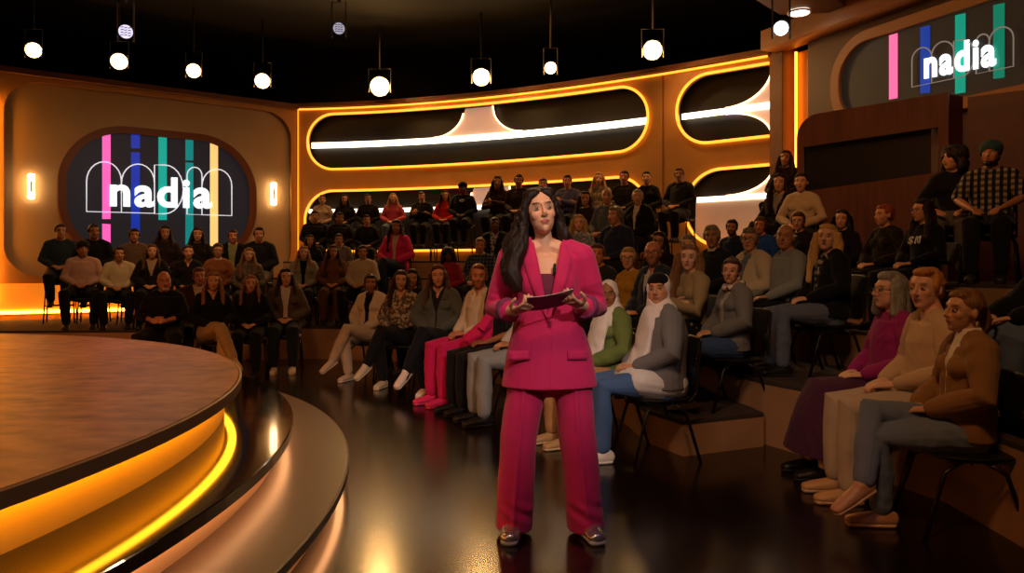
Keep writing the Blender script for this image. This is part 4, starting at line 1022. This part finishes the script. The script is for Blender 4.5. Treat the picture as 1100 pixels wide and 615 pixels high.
    mi.raw(tube([(.012, yy-.014, 1.300), (.014, yy-.014, 1.335)], [.0085, .0075], n=10)); mi.build('clip_microphone', black_mat, root)
    # cue card: its own thing, held
    r = empty('cue_card', (.192-.02, 3.71-.285, 1.183), label='slightly curved dark backed cue card with a white edge in the presenter\'s hands', cat='card')
    def grid(name, y_, z_, off, m, inset=0):
        vs = []; fs = []; n = 12
        for k in (0, 1):
            for i in range(n+1):
                t_ = i/n; x = -.105+inset+(.212-2*inset)*t_; zz = .002+.038*t_**1.8
                for j in (0, 1):
                    vs.append((x, -.045+.115*j+(inset if j == 0 else -inset), zz-.065*j+off+(k*.0016)))
        N = 2*(n+1)
        for i in range(n):
            a = 2*i; fs += [(a, a+1, a+3, a+2), (N+a, N+a+2, N+a+3, N+a+1), (a, a+2, N+a+2, N+a), (a+1, N+a+1, N+a+3, a+3)]
        fs += [(0, N, N+1, 1), (2*n, 2*n+1, N+2*n+1, N+2*n)]
        return mk(name, vs, fs, m, r)
    grid('card_sheet', 0, 0, 0, mat('card_white', '#e8e4e4', rough=.6)); grid('printed_back', 0, 0, -.0022, mat('card_dark', '#3a1c18', rough=.4), .004)
    return root
presenter()
# ================================================================== AUDIENCE
SK = {'l': '#c8926e', 'm': '#b07a56', 't': '#96623f', 'd': '#5c3620', 'p': '#d8a486', 'r': '#c07c5c'}
LV = {0: 0.0, 1: .25, 2: .48, 3: .8, 4: 1.2, 5: 1.5}
STOPW = set('with a an the in on of and over under behind before to by right left at beside above just his her its between'.split())
def seat_label(pre, lb):
    w = (lb.replace(',', '')).split()[:16-len(pre.split())-1]
    while w[-1] in STOPW: w.pop()
    return pre+' '+' '.join(w)
def seat_person(px, py, Y, lv, label, near=0, stool=False, tgt=None, look=None, hy=None, chairlabel=None, x_off=0, **q):
    X = (px-550)*Y/F+x_off; ztop = CAMH+(HZ-py)*Y/F; zl = LV[lv]
    base = zl+(.21 if stool else 0); sc = min(1.08, max(.88, (ztop-base)/1.305))
    if tgt is None: tgt = (-3.5, 4.5) if X > -2.6 else (-1.5, 2.5)
    dx, dy = tgt[0]-X, tgt[1]-Y; yaw = math.atan2(dx, -dy)
    lx, ly = (look or (-.2, 2.4)); ly_ = math.atan2(lx-X, -(ly-Y)); d = (ly_-yaw+math.pi) % (2*math.pi)-math.pi
    q['hy'] = max(-.95, min(.95, d)) if hy is None else hy
    q['skin'] = SK.get(q.get('skin', 'm'), q.get('skin')); q['stool'] = stool
    rng = random.Random(int(px*31+py)); q.setdefault('seed', rng.randint(0, 999)); q.setdefault('hp', rad(rng.uniform(-4, 3))); q.setdefault('hr', rad(rng.uniform(-4, 4)))
    person(q, (X, Y, base if not stool else zl+.21), yaw, sc, near, label)
    if True:
        a = chair((X, Y, zl), yaw, chairlabel or seat_label('black bar stool under the' if stool else 'black chair under the', label), stool=stool)
        if not stool: a.scale = (1, 1, sc)
def short(s): return s
P = seat_person
B = '#0d0d10'
# --- front row, right
P(1029,308,3.78,0,'woman in a camel brown jacket, crossed blue jeans, nearest the camera on the right',2,tgt=(-3.5,4.6),look=(-1.0,3.2),sex='f',skin='l',hair='tail',hc='#7a5228',top='#d8cdbc',neck='high',jacket='#8a6238',openall=True,open=.02,legc='#6c7484',legs='crossl',arms='lap',shoe='#c08a5c',sole='#d8a878',brow='#6a4424',chairlabel='black stacking chair of the woman in the camel jacket, nearest the camera')
P(990,285,4.25,0,'blond man in a beige shirt and cream trousers, second in the front row right',2,tgt=(-3.5,4.7),look=(-.5,2.6),sex='m',skin='p',hair='quiff',hc='#b87a3c',top='#c4a684',topname='shirt',legc='#b8a48c',legs='flat',arms='lap',shoe='#c89868',sole='#d8b088',brow='#8a5c30',vneck=True,chairlabel='black stacking chair of the blond man in the beige shirt')
P(951,290,4.75,0,'grey haired older woman in a magenta blouse and long plum skirt',2,tgt=(-3.5,4.8),look=(-2.5,4.2),sex='f',skin='p',hair='bob',hc='#8a8478',top='#96246c',skirt=True,legc='#4a2440',legs='flat',arms='lap',glasses=True,fat=.02,shoe='#1a1416',brow='#8a7868',chairlabel='black stacking chair of the older woman in magenta')
# --- front row, centre right
P(692,291,5.25,0,'woman in a white headscarf with black undercap, grey cardigan and blue jeans',2,tgt=(-3.2,4.4),look=(-.6,1.8),x_off=.08,sex='f',skin='l',hair='hijab',scarf='#e4dcdc',under='#0c0c10',hijlong=True,tunic=True,top='#d4d0d0',jacket='#747478',openall=True,open=.05,legc='#46608c',legs='flat',arms='lap',shoe='#e0d8d0',sole='#e8e2da',fat=.03,chairlabel='black stacking chair under the woman in the grey cardigan')
P(651,299,5.75,0,'girl in a white headscarf and olive green cardigan beside the presenter',2,tgt=(-3.2,4.0),look=(-.2,1.8),sex='f',skin='t',hair='hijab',scarf='#dcd2ca',hijlong=True,top='#d8d0c8',jacket='#66743c',openall=True,open=.03,legc='#a87c50',legs='flat',arms='lap',shoe='#a88458',sole='#c8a880',chairlabel='black stacking chair under the girl in the olive cardigan')
P(566,285,6.55,0,'person in grey trousers half hidden behind the presenter',1,tgt=(-3.5,5.0),sex='m',skin='m',hair='short',top='#b8aca0',legc='#8c8c8c',legs='flat',arms='lap',shoe='#101014',chairlabel='black stacking chair behind the presenter')
P(536,292,7.05,0,'person in dark clothes with bare forearms just left behind the presenter',1,tgt=(-3.5,5.2),sex='f',skin='t',hair='long',top=B,sleeve='short',legc='#141216',legs='flat',arms='lap',shoe=B,chairlabel='black stacking chair second behind the presenter')
P(512,282,7.55,0,'ginger bearded man in a cream shirt with pink trousers and pink shoes',2,tgt=(-3.5,5.2),look=(.2,3),sex='m',skin='r',hair='quiff',hc='#7a4824',beardc='#8a4e28',top='#c8b498',vneck=True,legc='#c81c60',legs='flat',arms='lap',shoe='#d8286c',sole='#e04480',jpat=None,chairlabel='black stacking chair under the man in pink trousers')
P(470,283,8.2,0,'woman in a grey green blazer and dark jeans, black and white sneakers',1,tgt=(-1.7,3.0),sex='f',skin='l',hair='half',hc='#4a2c1c',top='#1c1c1e',vneck=True,jacket='#50524a',legc='#12161e',legs='cross',arms='lap',shoe='#e0d4d0',sole='#e8e0dc',shoelogo=True,chairlabel='black stacking chair under the woman in the grey green blazer')
P(430,289,8.75,0,'woman in a brown patterned blouse with black trousers and cream sneakers',1,tgt=(-2.6,4.0),sex='f',skin='l',hair='half',hc='#3a2218',top='#5a4a3c',pat=('noise','#a89880'),vneck=True,legc='#121214',legs='cross',arms='lap',shoe='#c8bca0',sole='#d8ccb0',chairlabel='black stacking chair under the woman in the patterned blouse')
P(397,293,9.25,0,'woman in a white blazer over black, white jeans crossed, front row',1,tgt=(-3.6,5.0),look=(0,2),sex='f',skin='t',hair='crop',hc='#2a1a12',top='#0c0a0c',jacket='#c8b8a4',openall=True,open=.03,legc='#bca894',legs='cross',arms='lap',shoe='#c8b4a0',sole='#d8c8b4',chairlabel='black stacking chair under the woman in white')
# --- front row, left
P(307,287,10.0,0,'woman in a grey brown blazer over white, dark jeans, white sneakers',1,tgt=(-1.2,2),sex='f',skin='l',hair='long',hc='#2a1812',top='#c8bcb0',jacket='#54463c',openall=True,open=.03,legc='#1c242c',legs='flat',arms='lap',shoe='#d8ccc0',sole='#d8ccc0',chairlabel='black stacking chair under the woman in the grey brown blazer')
P(269,294,9.6,0,'blond woman in a black jacket with folded hands left of the blazer woman',0,tgt=(-1.6,2),sex='f',skin='l',hair='half',hc='#8a5c34',top='#20181a',jacket=B,legc='#101012',legs='flat',arms='lap',shoe=B,chairlabel='black stacking chair under the blond woman with folded hands')
P(229,291,9.3,0,'blond woman in a black V top with crossed beige trousers',1,tgt=(-.5,3.5),sex='f',skin='l',hair='half',hc='#8a5c34',top='#0e0c10',vneck=True,legc='#a88a64',legs='crossl',arms='lap',shoe='#a88468',sole='#2a1c14',chairlabel='black stacking chair under the woman in beige trousers')
P(176,290,9.2,0,'bald man with white beard in a black shirt behind the stage',1,tgt=(-2.5,2),sex='m',skin='r',hair='bald',beard='#b0a090',top='#120e0e',sleeve='mid',legc='#101012',legs='wide',arms='clasp',fat=.04,shoe=B,hp=rad(10),chairlabel='black stacking chair under the bald bearded man')
P(214,286,10.1,0,'man with reddish face and dark red jacket between two front seats left',0,sex='m',skin='r',hair='short',hc='#5a3420',top='#b8a898',jacket='#3a1614',legc=B,arms='lap',chairlabel=False)
# --- left block, second row
Ls = [(89,258,'man in a dark cap and pale pink sweater on the left',dict(sex='m',skin='t',hair='short',cap='#140e0c',brim=False,top='#a88474',legc=B,legs='wide',arms='lap',fat=.01)),
 (128,264,'young man in a white shirt with a dark strap on the left',dict(sex='m',skin='m',hair='quiff',hc='#2a1810',top='#b8a888',legc=B,legs='wide',arms='lap',vneck=True)),
 (163,261,'woman in a black blazer over beige behind the bald man',dict(sex='f',skin='l',hair='half',hc='#5a3820',top='#a08468',jacket='#100e10',legc=B,arms='lap')),
 (202,262,'woman with pinned up hair in a black V neck top, left block',dict(sex='f',skin='l',hair='bun',hc='#3a2014',top='#120c0e',vneck=True,legc=B,arms='lap')),
 (234,260,'woman in glasses with an orange brown sweater and white collar',dict(sex='f',skin='l',hair='crop',hc='#3a2014',top='#84502c',collar='#c8b8a0',glasses=True,legc=B,arms='lap')),
 (267,265,'blond woman in a grey flecked cardigan, end of the left second row',dict(sex='f',skin='p',hair='long',hc='#8a6034',top='#5a5048',pat=('noise','#80746a'),legc='#3a3a40',arms='lap'))]
for px, py, lb, d in Ls: P(px, py, 11.0, 2, lb, 0, tgt=(-2.2, 2), chairlabel={89: 'black stacking chair under the man in the dark cap', 128: 'black stacking chair under the young man in the white shirt'}.get(px, False), **d)
Lc = [(65,236,'man in a dark teal sweater on the leftmost stool',dict(sex='m',skin='m',hair='crop',hc='#3a2418',top='#22303a',legc='#101012')),
 (101,237,'man in a black sweater second on the left stools',dict(sex='m',skin='t',hair='crop',hc='#1a1210',top='#0e0c0e',legc='#101012')),
 (144,244,'man in a beige brown shirt before the blue screen stripe',dict(sex='m',skin='m',hair='short',hc='#1c1410',top='#6a5440',legc='#141214')),
 (177,241,'long haired woman in a dark brown top before the teal stripe',dict(sex='f',skin='m',hair='long',hc='#241410',top='#2a1a18',legc='#18141a')),
 (212,243,'long haired woman in a dark cardigan before the dark teal stripe',dict(sex='f',skin='l',hair='long',hc='#24140e',top='#1c1414',legc='#121012')),
 (250,245,'man in a black jacket over a pale green shirt, left stools',dict(sex='m',skin='r',hair='short',hc='#3c2418',top='#7c8458',jacket='#0e0c0c',openall=True,open=.04,legc='#101012')),
 (278,243,'man in a dark jacket and grey trousers on the last left stool',dict(sex='m',skin='m',hair='quiff',hc='#2a1a12',top='#121418',jacket='#101216',legc='#5a5048'))]
for px, py, lb, d in Lc: P(px, py, 12.1, 2, lb, 0, stool=True, tgt=(-2.4, 2), arms='lap', chairlabel={65:'leftmost black bar stool, under the man in teal',101:'second black bar stool from the left',278:'last black bar stool of the left block'}.get(px, False), **d)
# --- middle block
M = [
 (326,263,11.8,2,'blond woman in a pale denim jacket over black, left of the middle block',dict(sex='f',skin='p',hair='half',hc='#9a7048',top='#0e0e10',jacket='#8c8878',openall=True,open=.03,legc='#241c18',arms='lap')),
 (358,262,11.8,2,'woman with long brown hair in a rust brown dress',dict(sex='f',skin='m',hair='long',hc='#3a2014',top='#6a4424',legc='#5a3820',arms='lap',glasses=False)),
 (389,262,11.6,2,'dark haired person in a white knitted sweater with black trousers',dict(sex='m',skin='m',hair='crop',hc='#1a1210',top='#b8a890',legc='#100e0e',arms='lap',legs='wide')),
 (442,288,9.9,0,'dark haired woman peeking out behind the patterned blouse',dict(sex='f',skin='m',hair='half',hc='#1c120e',top='#1c1618',legc=B,arms='lap')),
 (481,265,11.0,2,'woman with dark curly hair in a raspberry red top',dict(sex='f',skin='d',hair='curly',hc='#120c0a',top='#8c1c34',legc='#141014',arms='lap')),
 (515,254,11.2,2,'brown haired man in a blue checked shirt left of the presenter',dict(sex='m',skin='m',hair='crop',hc='#6a4428',top='#28303c',pat=('plaid','#5a6470','#141820',6),legc='#141416',arms='lap')),
 (553,285,9.0,1,'person in a cream shirt half hidden behind the presenter hair',dict(sex='m',skin='m',hair='short',hc='#2a1c14',top='#c0b4a4',legc=B,arms='lap')),
 (333,255,12.7,3,'dark haired woman in a black coat behind the denim jacket',dict(sex='f',skin='m',hair='long',hc='#180f0c',top='#141012',legc=B,arms='lap')),
 (364,250,12.8,3,'young man in a grey lilac shirt behind the rust dress',dict(sex='m',skin='m',hair='crop',hc='#2a1c14',top='#6c6468',legc='#1c1c20',arms='lap')),
 (425,235,12.3,3,'woman with dark wavy hair in a bright pink blazer',dict(sex='f',skin='t',hair='long_wavy',hc='#1c100c',top='#c8a8a0',jacket='#c82464',openall=True,open=.025,legc='#1c2836',legs='cross',arms='lap')),
 (531,232,12.1,3,'dark skinned man in a black jacket over a white patterned shirt',dict(sex='m',skin='d',hair='crop',hc='#0c0808',top='#a8a4a0',pat=('noise','#303034'),jacket='#101014',openall=True,open=.03,legc=B,arms='lap')),
 (338,225,13.6,4,'stocky man in a black shirt in the corner by the wall',dict(sex='m',skin='m',hair='crop',hc='#1a1210',top='#0e0c0e',legc=B,arms='lap',fat=.03)),
 (365,227,13.6,4,'man in a dark shirt, second from the wall corner',dict(sex='m',skin='t',hair='crop',hc='#1a1210',top='#16100e',legc=B,arms='lap',fat=.02)),
 (394,230,13.5,4,'person in dark clothes below a lit wall spot',dict(sex='m',skin='m',hair='short',hc='#241610',top='#141012',legc=B,arms='lap')),
]
for px, py, Y, lv, lb, d in M: P(px, py, Y, lv, lb, 1 if px == 425 else 0, chairlabel=False, **d)
BK = [(346,209,14.9,'woman in an off white top on the top row beside the wall corner',dict(sex='f',skin='m',hair='bun',hc='#241610',top='#b49c90')),
 (370,210,14.8,'long haired woman in black on the top row, second from the corner',dict(sex='f',skin='m',hair='long',hc='#1c110e',top='#120e10')),
 (395,213,14.7,'man in black barely visible on the top row',dict(sex='m',skin='t',hair='crop',hc='#120c0a',top='#0e0c0e')),
 (422,208,14.6,'blond woman in a pink top and light blue jeans on the top row',dict(sex='f',skin='l',hair='half',hc='#a88450',top='#b8485c',legc='#5c6c84')),
 (453,205,14.3,'man in a black shirt with folded arms on the top row',dict(sex='m',skin='m',hair='crop',hc='#1c120e',top='#0e0c0c',arms='cross')),
 (478,207,14.1,'person in a bright red sweater on the top row',dict(sex='f',skin='m',hair='half',hc='#241610',top='#b81c14')),
 (534,188,13.5,'woman with long dark hair in a wine brown top with folded arms',dict(sex='f',skin='t',hair='long',hc='#120a0a',top='#2c1614',arms='cross')),
 (557,186,13.3,'person in dark brown on the top row right behind the presenter',dict(sex='m',skin='t',hair='short',hc='#3a2418',top='#241614')),
 (583,190,13.2,'person in dark clothes on the top row above the presenter shoulder',dict(sex='f',skin='m',hair='crop',hc='#24140e',top='#1c1416')),
 (609,187,13.0,'man in a lavender blue shirt with folded arms',dict(sex='m',skin='m',hair='quiff',hc='#140e0c',top='#4c4c74',arms='cross')),
 (643,184,12.7,'blond woman in a pale flecked top on the top row',dict(sex='f',skin='p',hair='long',hc='#b08c58',top='#6c6458',pat=('noise','#a89c8c'))),
 (670,182,12.5,'man in a dark olive shirt on the top row',dict(sex='m',skin='m',hair='crop',hc='#1c120e',top='#1a1610')),
 (694,183,12.3,'woman with tied back hair in a black top, top row right',dict(sex='f',skin='l',hair='bun',hc='#1c100c',top='#0c0a0c'))]
for px, py, Y, lb, d in BK: P(px, py, Y, 5, lb, 0, stool=True, chairlabel=False, tgt=(-2.5, 4), **dict(dict(arms='lap', legc='#0e0c0e'), **d))
P(497,195,13.2,5,'hooded person in a black sweatshirt with a white curved mark on the chest',1,stool=True,chairlabel=False,tgt=(-2,4),sex='m',skin='d',hair='short',hc='#0c0808',top='#0a0a0c',fat=.03,legc='#0e0c0e',arms='lap',cap='#0c0c0e',print='swoosh')
P(729,179,11.9,5,'man in a dark tee over pale sleeves on a high stool right',1,stool=True,chairlabel='tall black stool under the man in the dark tee',tgt=(-3,4),sex='m',skin='m',hair='short',hc='#5c3c24',top='#1c1a20',legc='#0e0c0e',arms='lap')
# --- right block
R = [
 (640,260,8.3,1,0,'ruddy man in a dark grey shirt right behind the presenter shoulder',dict(sex='m',skin='r',hair='short',hc='#4a2c1c',top='#24262a',fat=.02)),
 (673,264,7.7,1,1,'short haired blond woman in a mustard yellow top',dict(sex='f',skin='p',hair='short',hc='#a08458',top='#a87c1c',glasses=True)),
 (699,257,7.0,1,1,'bald man in black glasses and a navy suit with pale shirt',dict(sex='m',skin='r',hair='fringe',hc='#5a3c28',beardc='#7a5840',top='#b8b4b4',vneck=True,jacket='#242a38',open=.02,glasses=True)),
 (738,260,6.25,1,2,'woman with long light brown hair in an olive beige blouse, arms folded',dict(sex='f',skin='p',hair='long',hc='#7a5430',top='#94805c',arms='cross')),
 (783,275,5.8,1,2,'woman in a grey jacket with speckled scarf and blue jeans',dict(sex='f',skin='l',hair='crop',hc='#4a2c1c',top='#a89c90',jacket='#6c6a66',openall=True,open=.03,legc='#34486c',arms='lap',scarfneck='#c8bcae',scarfpat=('noise','#5c3028'),shoe='#b8a888')),
 (706,247,8.3,2,0,'dark haired woman in glasses behind the bald man',dict(sex='f',skin='m',hair='half',hc='#1c120e',top='#141214',glasses=True)),
 (737,250,7.7,2,0,'grey haired person hidden behind the beige blouse woman',dict(sex='m',skin='p',hair='short',hc='#8c8478',top='#4a4a48')),
 (763,240,7.3,2,1,'grey haired man in a black sweater with a white shirt collar',dict(sex='m',skin='m',hair='short',hc='#8c8070',top='#16181a',collar='#c8c0b4')),
 (803,243,6.8,2,1,'grey haired man in a cream jacket over a grey blue shirt',dict(sex='m',skin='l',hair='short',hc='#7a6a58',top='#5a6470',jacket='#b8a888',openall=True,open=.03,glasses=True)),
 (841,239,6.45,2,2,'bald older man in a light grey sweater',dict(sex='m',skin='m',hair='fringe',hc='#a89c8c',top='#808480',legc='#141416',arms='thigh',fat=.02)),
 (886,239,6.0,2,2,'blond woman with long hair, black cardigan, grey jeans',dict(sex='f',skin='p',hair='long',hc='#c89c58',top='#141416',pat=('noise','#a8a49c'),jacket='#0e0e12',openall=True,open=.045,legc='#5a6070',arms='lap',fat=.02)),
 (659,220,9.4,3,1,'grey haired man in a dark blue shirt looking left',dict(sex='m',skin='m',hair='short',hc='#6a5c4c',top='#1c2440')),
 (621,229,9.6,3,0,'blond woman in a pale blue top just behind the presenter hair',dict(sex='f',skin='p',hair='half',hc='#a8844c',top='#6c7484',pat=('noise','#9ca0a8'))),
 (785,242,9.0,3,0,'bearded young man in a navy shirt beside the lit wall base',dict(sex='m',skin='m',hair='crop',hc='#1c120e',beardc='#3a2418',top='#182444')),
 (815,235,8.6,3,0,'person in a bright blue shirt behind the cream jacket',dict(sex='m',skin='r',hair='short',hc='#5a3820',top='#1c489c')),
 (856,227,7.9,3,1,'woman in glasses with a black top behind the bald man in grey',dict(sex='f',skin='l',hair='crop',hc='#4a2c1c',top='#121014',glasses=True)),
 (903,227,7.6,3,0,'woman with long black hair in front of the wooden booth',dict(sex='f',skin='l',hair='long',hc='#140c0a',top='#100c10')),
 (947,222,7.0,3,1,'red haired woman with a bun in a black blouse',dict(sex='f',skin='l',hair='bun',hc='#8a4420',top='#141012',pat=('noise','#241c18'),arms='lap',shoe='#c89c84')),
 (988,218,6.5,3,1,'dark haired woman in glasses with a black shirt with white writing',dict(sex='f',skin='l',hair='half',hc='#24140e',top='#0a0a0c',glasses=True,print='$10')),
 (628,204,11.1,4,0,'woman in a dark brown cardigan behind the pale blue top',dict(sex='f',skin='m',hair='half',hc='#2a1a12',top='#2c1e18')),
 (651,201,10.3,4,0,'bald man in a slate grey shirt',dict(sex='m',skin='m',hair='fringe',hc='#6a5c50',top='#4a5058',arms='lap')),
 (684,202,10.2,4,1,'white haired woman in a black jacket with a white blouse',dict(sex='f',skin='l',hair='short',hc='#a89c88',top='#c0b4a4',jacket='#0e0c0e',open=.02,openall=True)),
 (860,184,9.1,4,1,'woman in a cream sweater under the niche right',dict(sex='f',skin='l',hair='bun',hc='#241610',top='#b4a488')),
 (836,183,9.8,4,0,'woman with long hair in a black waistcoat, dark trousers crossed',dict(sex='f',skin='l',hair='long',hc='#24140e',top='#8c8478',jacket='#100c0e',legs='cross')),
 (1023,155,7.3,4,1,'woman with curly dark hair in black with grey trousers, high right',dict(sex='f',skin='l',hair='curly',hc='#1c110c',top='#0c0c0e',legc='#56544e',arms='knee')),
 (1064,150,6.75,4,1,'man in a teal cap and black and cream checked shirt, high right',dict(sex='m',skin='m',hair='short',hc='#24140e',cap='#2c4c50',beard='#241610',top='#948c7c',pat=('plaid','#1c1c1c','#141414',5.5),sleeve='short',legc='#14141a',arms='knee',legs='flat',shoe='#2a2420')),
]
for px, py, Y, lv, near, lb, d in R:
    tg = (-3.5, 4.8); 
    if px in (886,841): tg = (-4, 5.4)
    if px in (860,): tg = (-1.5, 2)
    if px > 1000: tg = (1.2, 2.6)
    lk = (-3, 5.5) if px in (1023, 659, 947, 988) else None
    P(px, py, Y, lv, lb, near, tgt=tg, look=lk, chairlabel={783:'black stacking chair under the woman in the grey jacket and speckled scarf',886:'black stacking chair under the blond woman in the black cardigan',738:'black stacking chair under the woman with folded arms in olive beige'}.get(px, False), **dict(dict(arms='lap', legc='#121216'), **d))
P(843,160,10.4,5,'woman with long brown hair standing out above the cream sweater',0,stool=True,chairlabel=False,tgt=(-2,4),sex='f',skin='m',hair='long',hc='#3a2218',top='#2a1a14',legc=B,arms='lap')
P(1139,272,4.0,2,'person in a dark zip jacket and blue jeans cut by the right edge',1,chairlabel=False,tgt=(-3.5,4.3),sex='m',skin='l',hair='short',top='#101014',jacket='#0c0c10',legc='#56647c',arms='knee',legs='wide')

jk_ = empty('draped_jacket', tuple(PX(525, 345, 7.2)), label='bright pink jacket draped over the arm of the ginger bearded man', cat='jacket')
pj = [PX(541, 318, 7.25), PX(532, 335, 7.15), PX(520, 352, 7.05), PX(503, 364, 7.0)]
pj = [p-jk_.location for p in pj]
jm_ = fuse([tube([tuple(p) for p in pj], [(.05,.09), (.06,.10), (.07,.09), (.06,.05)], n=14, side=(1,0,0)), tube([tuple(pj[1]), tuple(pj[2]+Vector((.04,.02,-.10))), tuple(pj[3]+Vector((.10,.0,-.10)))], [(.05,.08), (.05,.07), (.03,.05)], n=12, side=(1,0,0))], .009, 3, 'cloth_body'); wrinkle(jm_, .008, 4, 22)
meshobj('jacket_cloth', jm_, cloth('#c81c58'), jk_)
mk('lapel_fold', [tuple(pj[0]+Vector((-.05,-.11,.02))), tuple(pj[2]+Vector((-.06,-.12,.02))), tuple(pj[2]+Vector((.0,-.125,-.02))), tuple(pj[0]+Vector((.02,-.115,.0))), tuple(pj[0]+Vector((-.05,-.10,.02))), tuple(pj[2]+Vector((-.06,-.11,.02))), tuple(pj[2]+Vector((.0,-.115,-.02))), tuple(pj[0]+Vector((.02,-.105,.0)))], [(0,1,2,3),(7,6,5,4),(0,4,5,1),(1,5,6,2),(2,6,7,3),(3,7,4,0)], cloth('#c81c58'), jk_)

GR = {'stacking_chair': 'black chairs of the studio audience', 'bar_stool': 'black stools of the upper audience rows', 'stage_lamp': 'stage lamps hanging above the set',
      'seating_riser': 'stepped audience platforms', 'led_strip': 'led lines of the set walls', 'wall_light_bar': 'white light bars in the back wall openings', 'wall_lamp': 'wall lamps beside the oval screen', 'video_screen': 'round ended video screens'}
for o in bpy.data.objects:
    if o.parent is None and 'label' in o:
        k = o.name.split('.')[0]
        if k in GR: o['group'] = GR[k]
        elif k == 'person' and 'presenter in' not in o['label']: o['group'] = 'seated studio audience'
# ================================================================== LIGHT AND CAMERA
def spot(name, loc, aim, power, size, col, blend=.6, r=.15):
    l = bpy.data.lights.new(name, 'SPOT'); l.energy = power; l.spot_size = rad(size); l.spot_blend = blend; l.color = hexc(col)[:3]; l.shadow_soft_size = r
    o = bpy.data.objects.new(name, l); COL.objects.link(o); o.location = loc
    o.rotation_euler = (Vector(aim)-Vector(loc)).to_track_quat('-Z', 'Y').to_euler(); return o
spot('key_spotlight', (1.6, -1.6, 4.4), (.19, 3.7, 1.5), 760, 20, '#ffe6d8')
spot('fill_spotlight', (-2.6, -1.5, 4.2), (.19, 3.7, 1.2), 160, 26, '#ffd8c0')
spot('audience_spotlight', (0, 0.5, 5.8), (1.8, 6.5, .8), 380, 62, '#ffb878', r=.4)
spot('audience_spotlight', (-1.5, 2.0, 5.8), (-1.6, 10.8, .8), 340, 56, '#ffb070', r=.4)
spot('audience_spotlight', (-6, 3.0, 5.8), (-5.6, 11, .8), 130, 60, '#ffa868', r=.4)
spot('stage_spotlight', (-5.0, 5.5, 6.0), (-5.0, 4.5, .6), 780, 95, '#ffa055', r=.3)
spot('back_spotlight', (.6, 8.5, 5.9), (.2, 3.7, 1.3), 260, 26, '#ffd0a0')
spot('wall_wash', (-3.5, 8.5, 5.2), (-6.0, 12.6, 1.9), 240, 60, '#ffc488', r=.4)  # unseen spot, added to brighten the left wall panel
spot('wall_wash', (2.5, 5.0, 5.9), (5.2, 9.4, 3.2), 150, 60, '#ffa860', r=.4)  # unseen spot, added to brighten the right wall and screen ring
spot('booth_wash', (.5, 4.0, 5.6), (4.4, 8.4, 2.2), 160, 40, '#ff9858', r=.3)
spot('presenter_face_light', (.9, .2, 2.6), (.15, 3.7, 1.62), 26, 12, '#fff0e4', r=.1)
for a_, b_ in (((-2.6, 13.6), (-2.7, 15.4)), ((.3, 12.8), (.9, 14.2)), (( 2.4, 11.3), (3.1, 12.9))):
    spot('back_wall_wash', (a_[0], a_[1], 6.0), (b_[0], b_[1], 3.6), 105, 110, '#ffae5c', blend=1, r=.3)  # unseen spots added above the wall to lift it to amber
spot('cool_floor_fill', (2.0, 1.2, 5.5), (.85, 3.3, 0), 130, 24, '#6078ff', blend=1)  # added blue spot, tints the floor in place of a bluish reflection
spot('front_row_spotlight', (-.8, .8, 4.6), (1.1, 5.5, .8), 150, 30, '#ffdcc0', blend=1)
spot('stage_edge_fill', (.6, -.8, 3.2), (-2.4, 2.2, .4), 70, 50, '#ffc8a0', blend=1)  # unseen fill from the camera side, added to lift the dark stage rim
w = bpy.data.worlds.new('World'); S.world = w; w.use_nodes = True
w.node_tree.nodes['Background'].inputs[0].default_value = (.02, .012, .008, 1); w.node_tree.nodes['Background'].inputs[1].default_value = .6
cam = bpy.data.cameras.new('camera'); co_ = bpy.data.objects.new('camera', cam); COL.objects.link(co_)
co_.location = (0, 0, CAMH); co_.rotation_euler = (rad(90), 0, 0)
cam.sensor_width = 36; cam.lens = F*36/1100; cam.shift_y = (HZ-307.5)/1100; cam.clip_end = 100
S.camera = co_
S.view_settings.view_transform = 'Standard'; S.view_settings.look = 'None'; S.view_settings.gamma = 1; S.view_settings.exposure = 0
S.view_settings.use_curve_mapping = False
S.cycles.use_denoising = True; S.cycles.max_bounces = 8; S.cycles.sample_clamp_indirect = 4
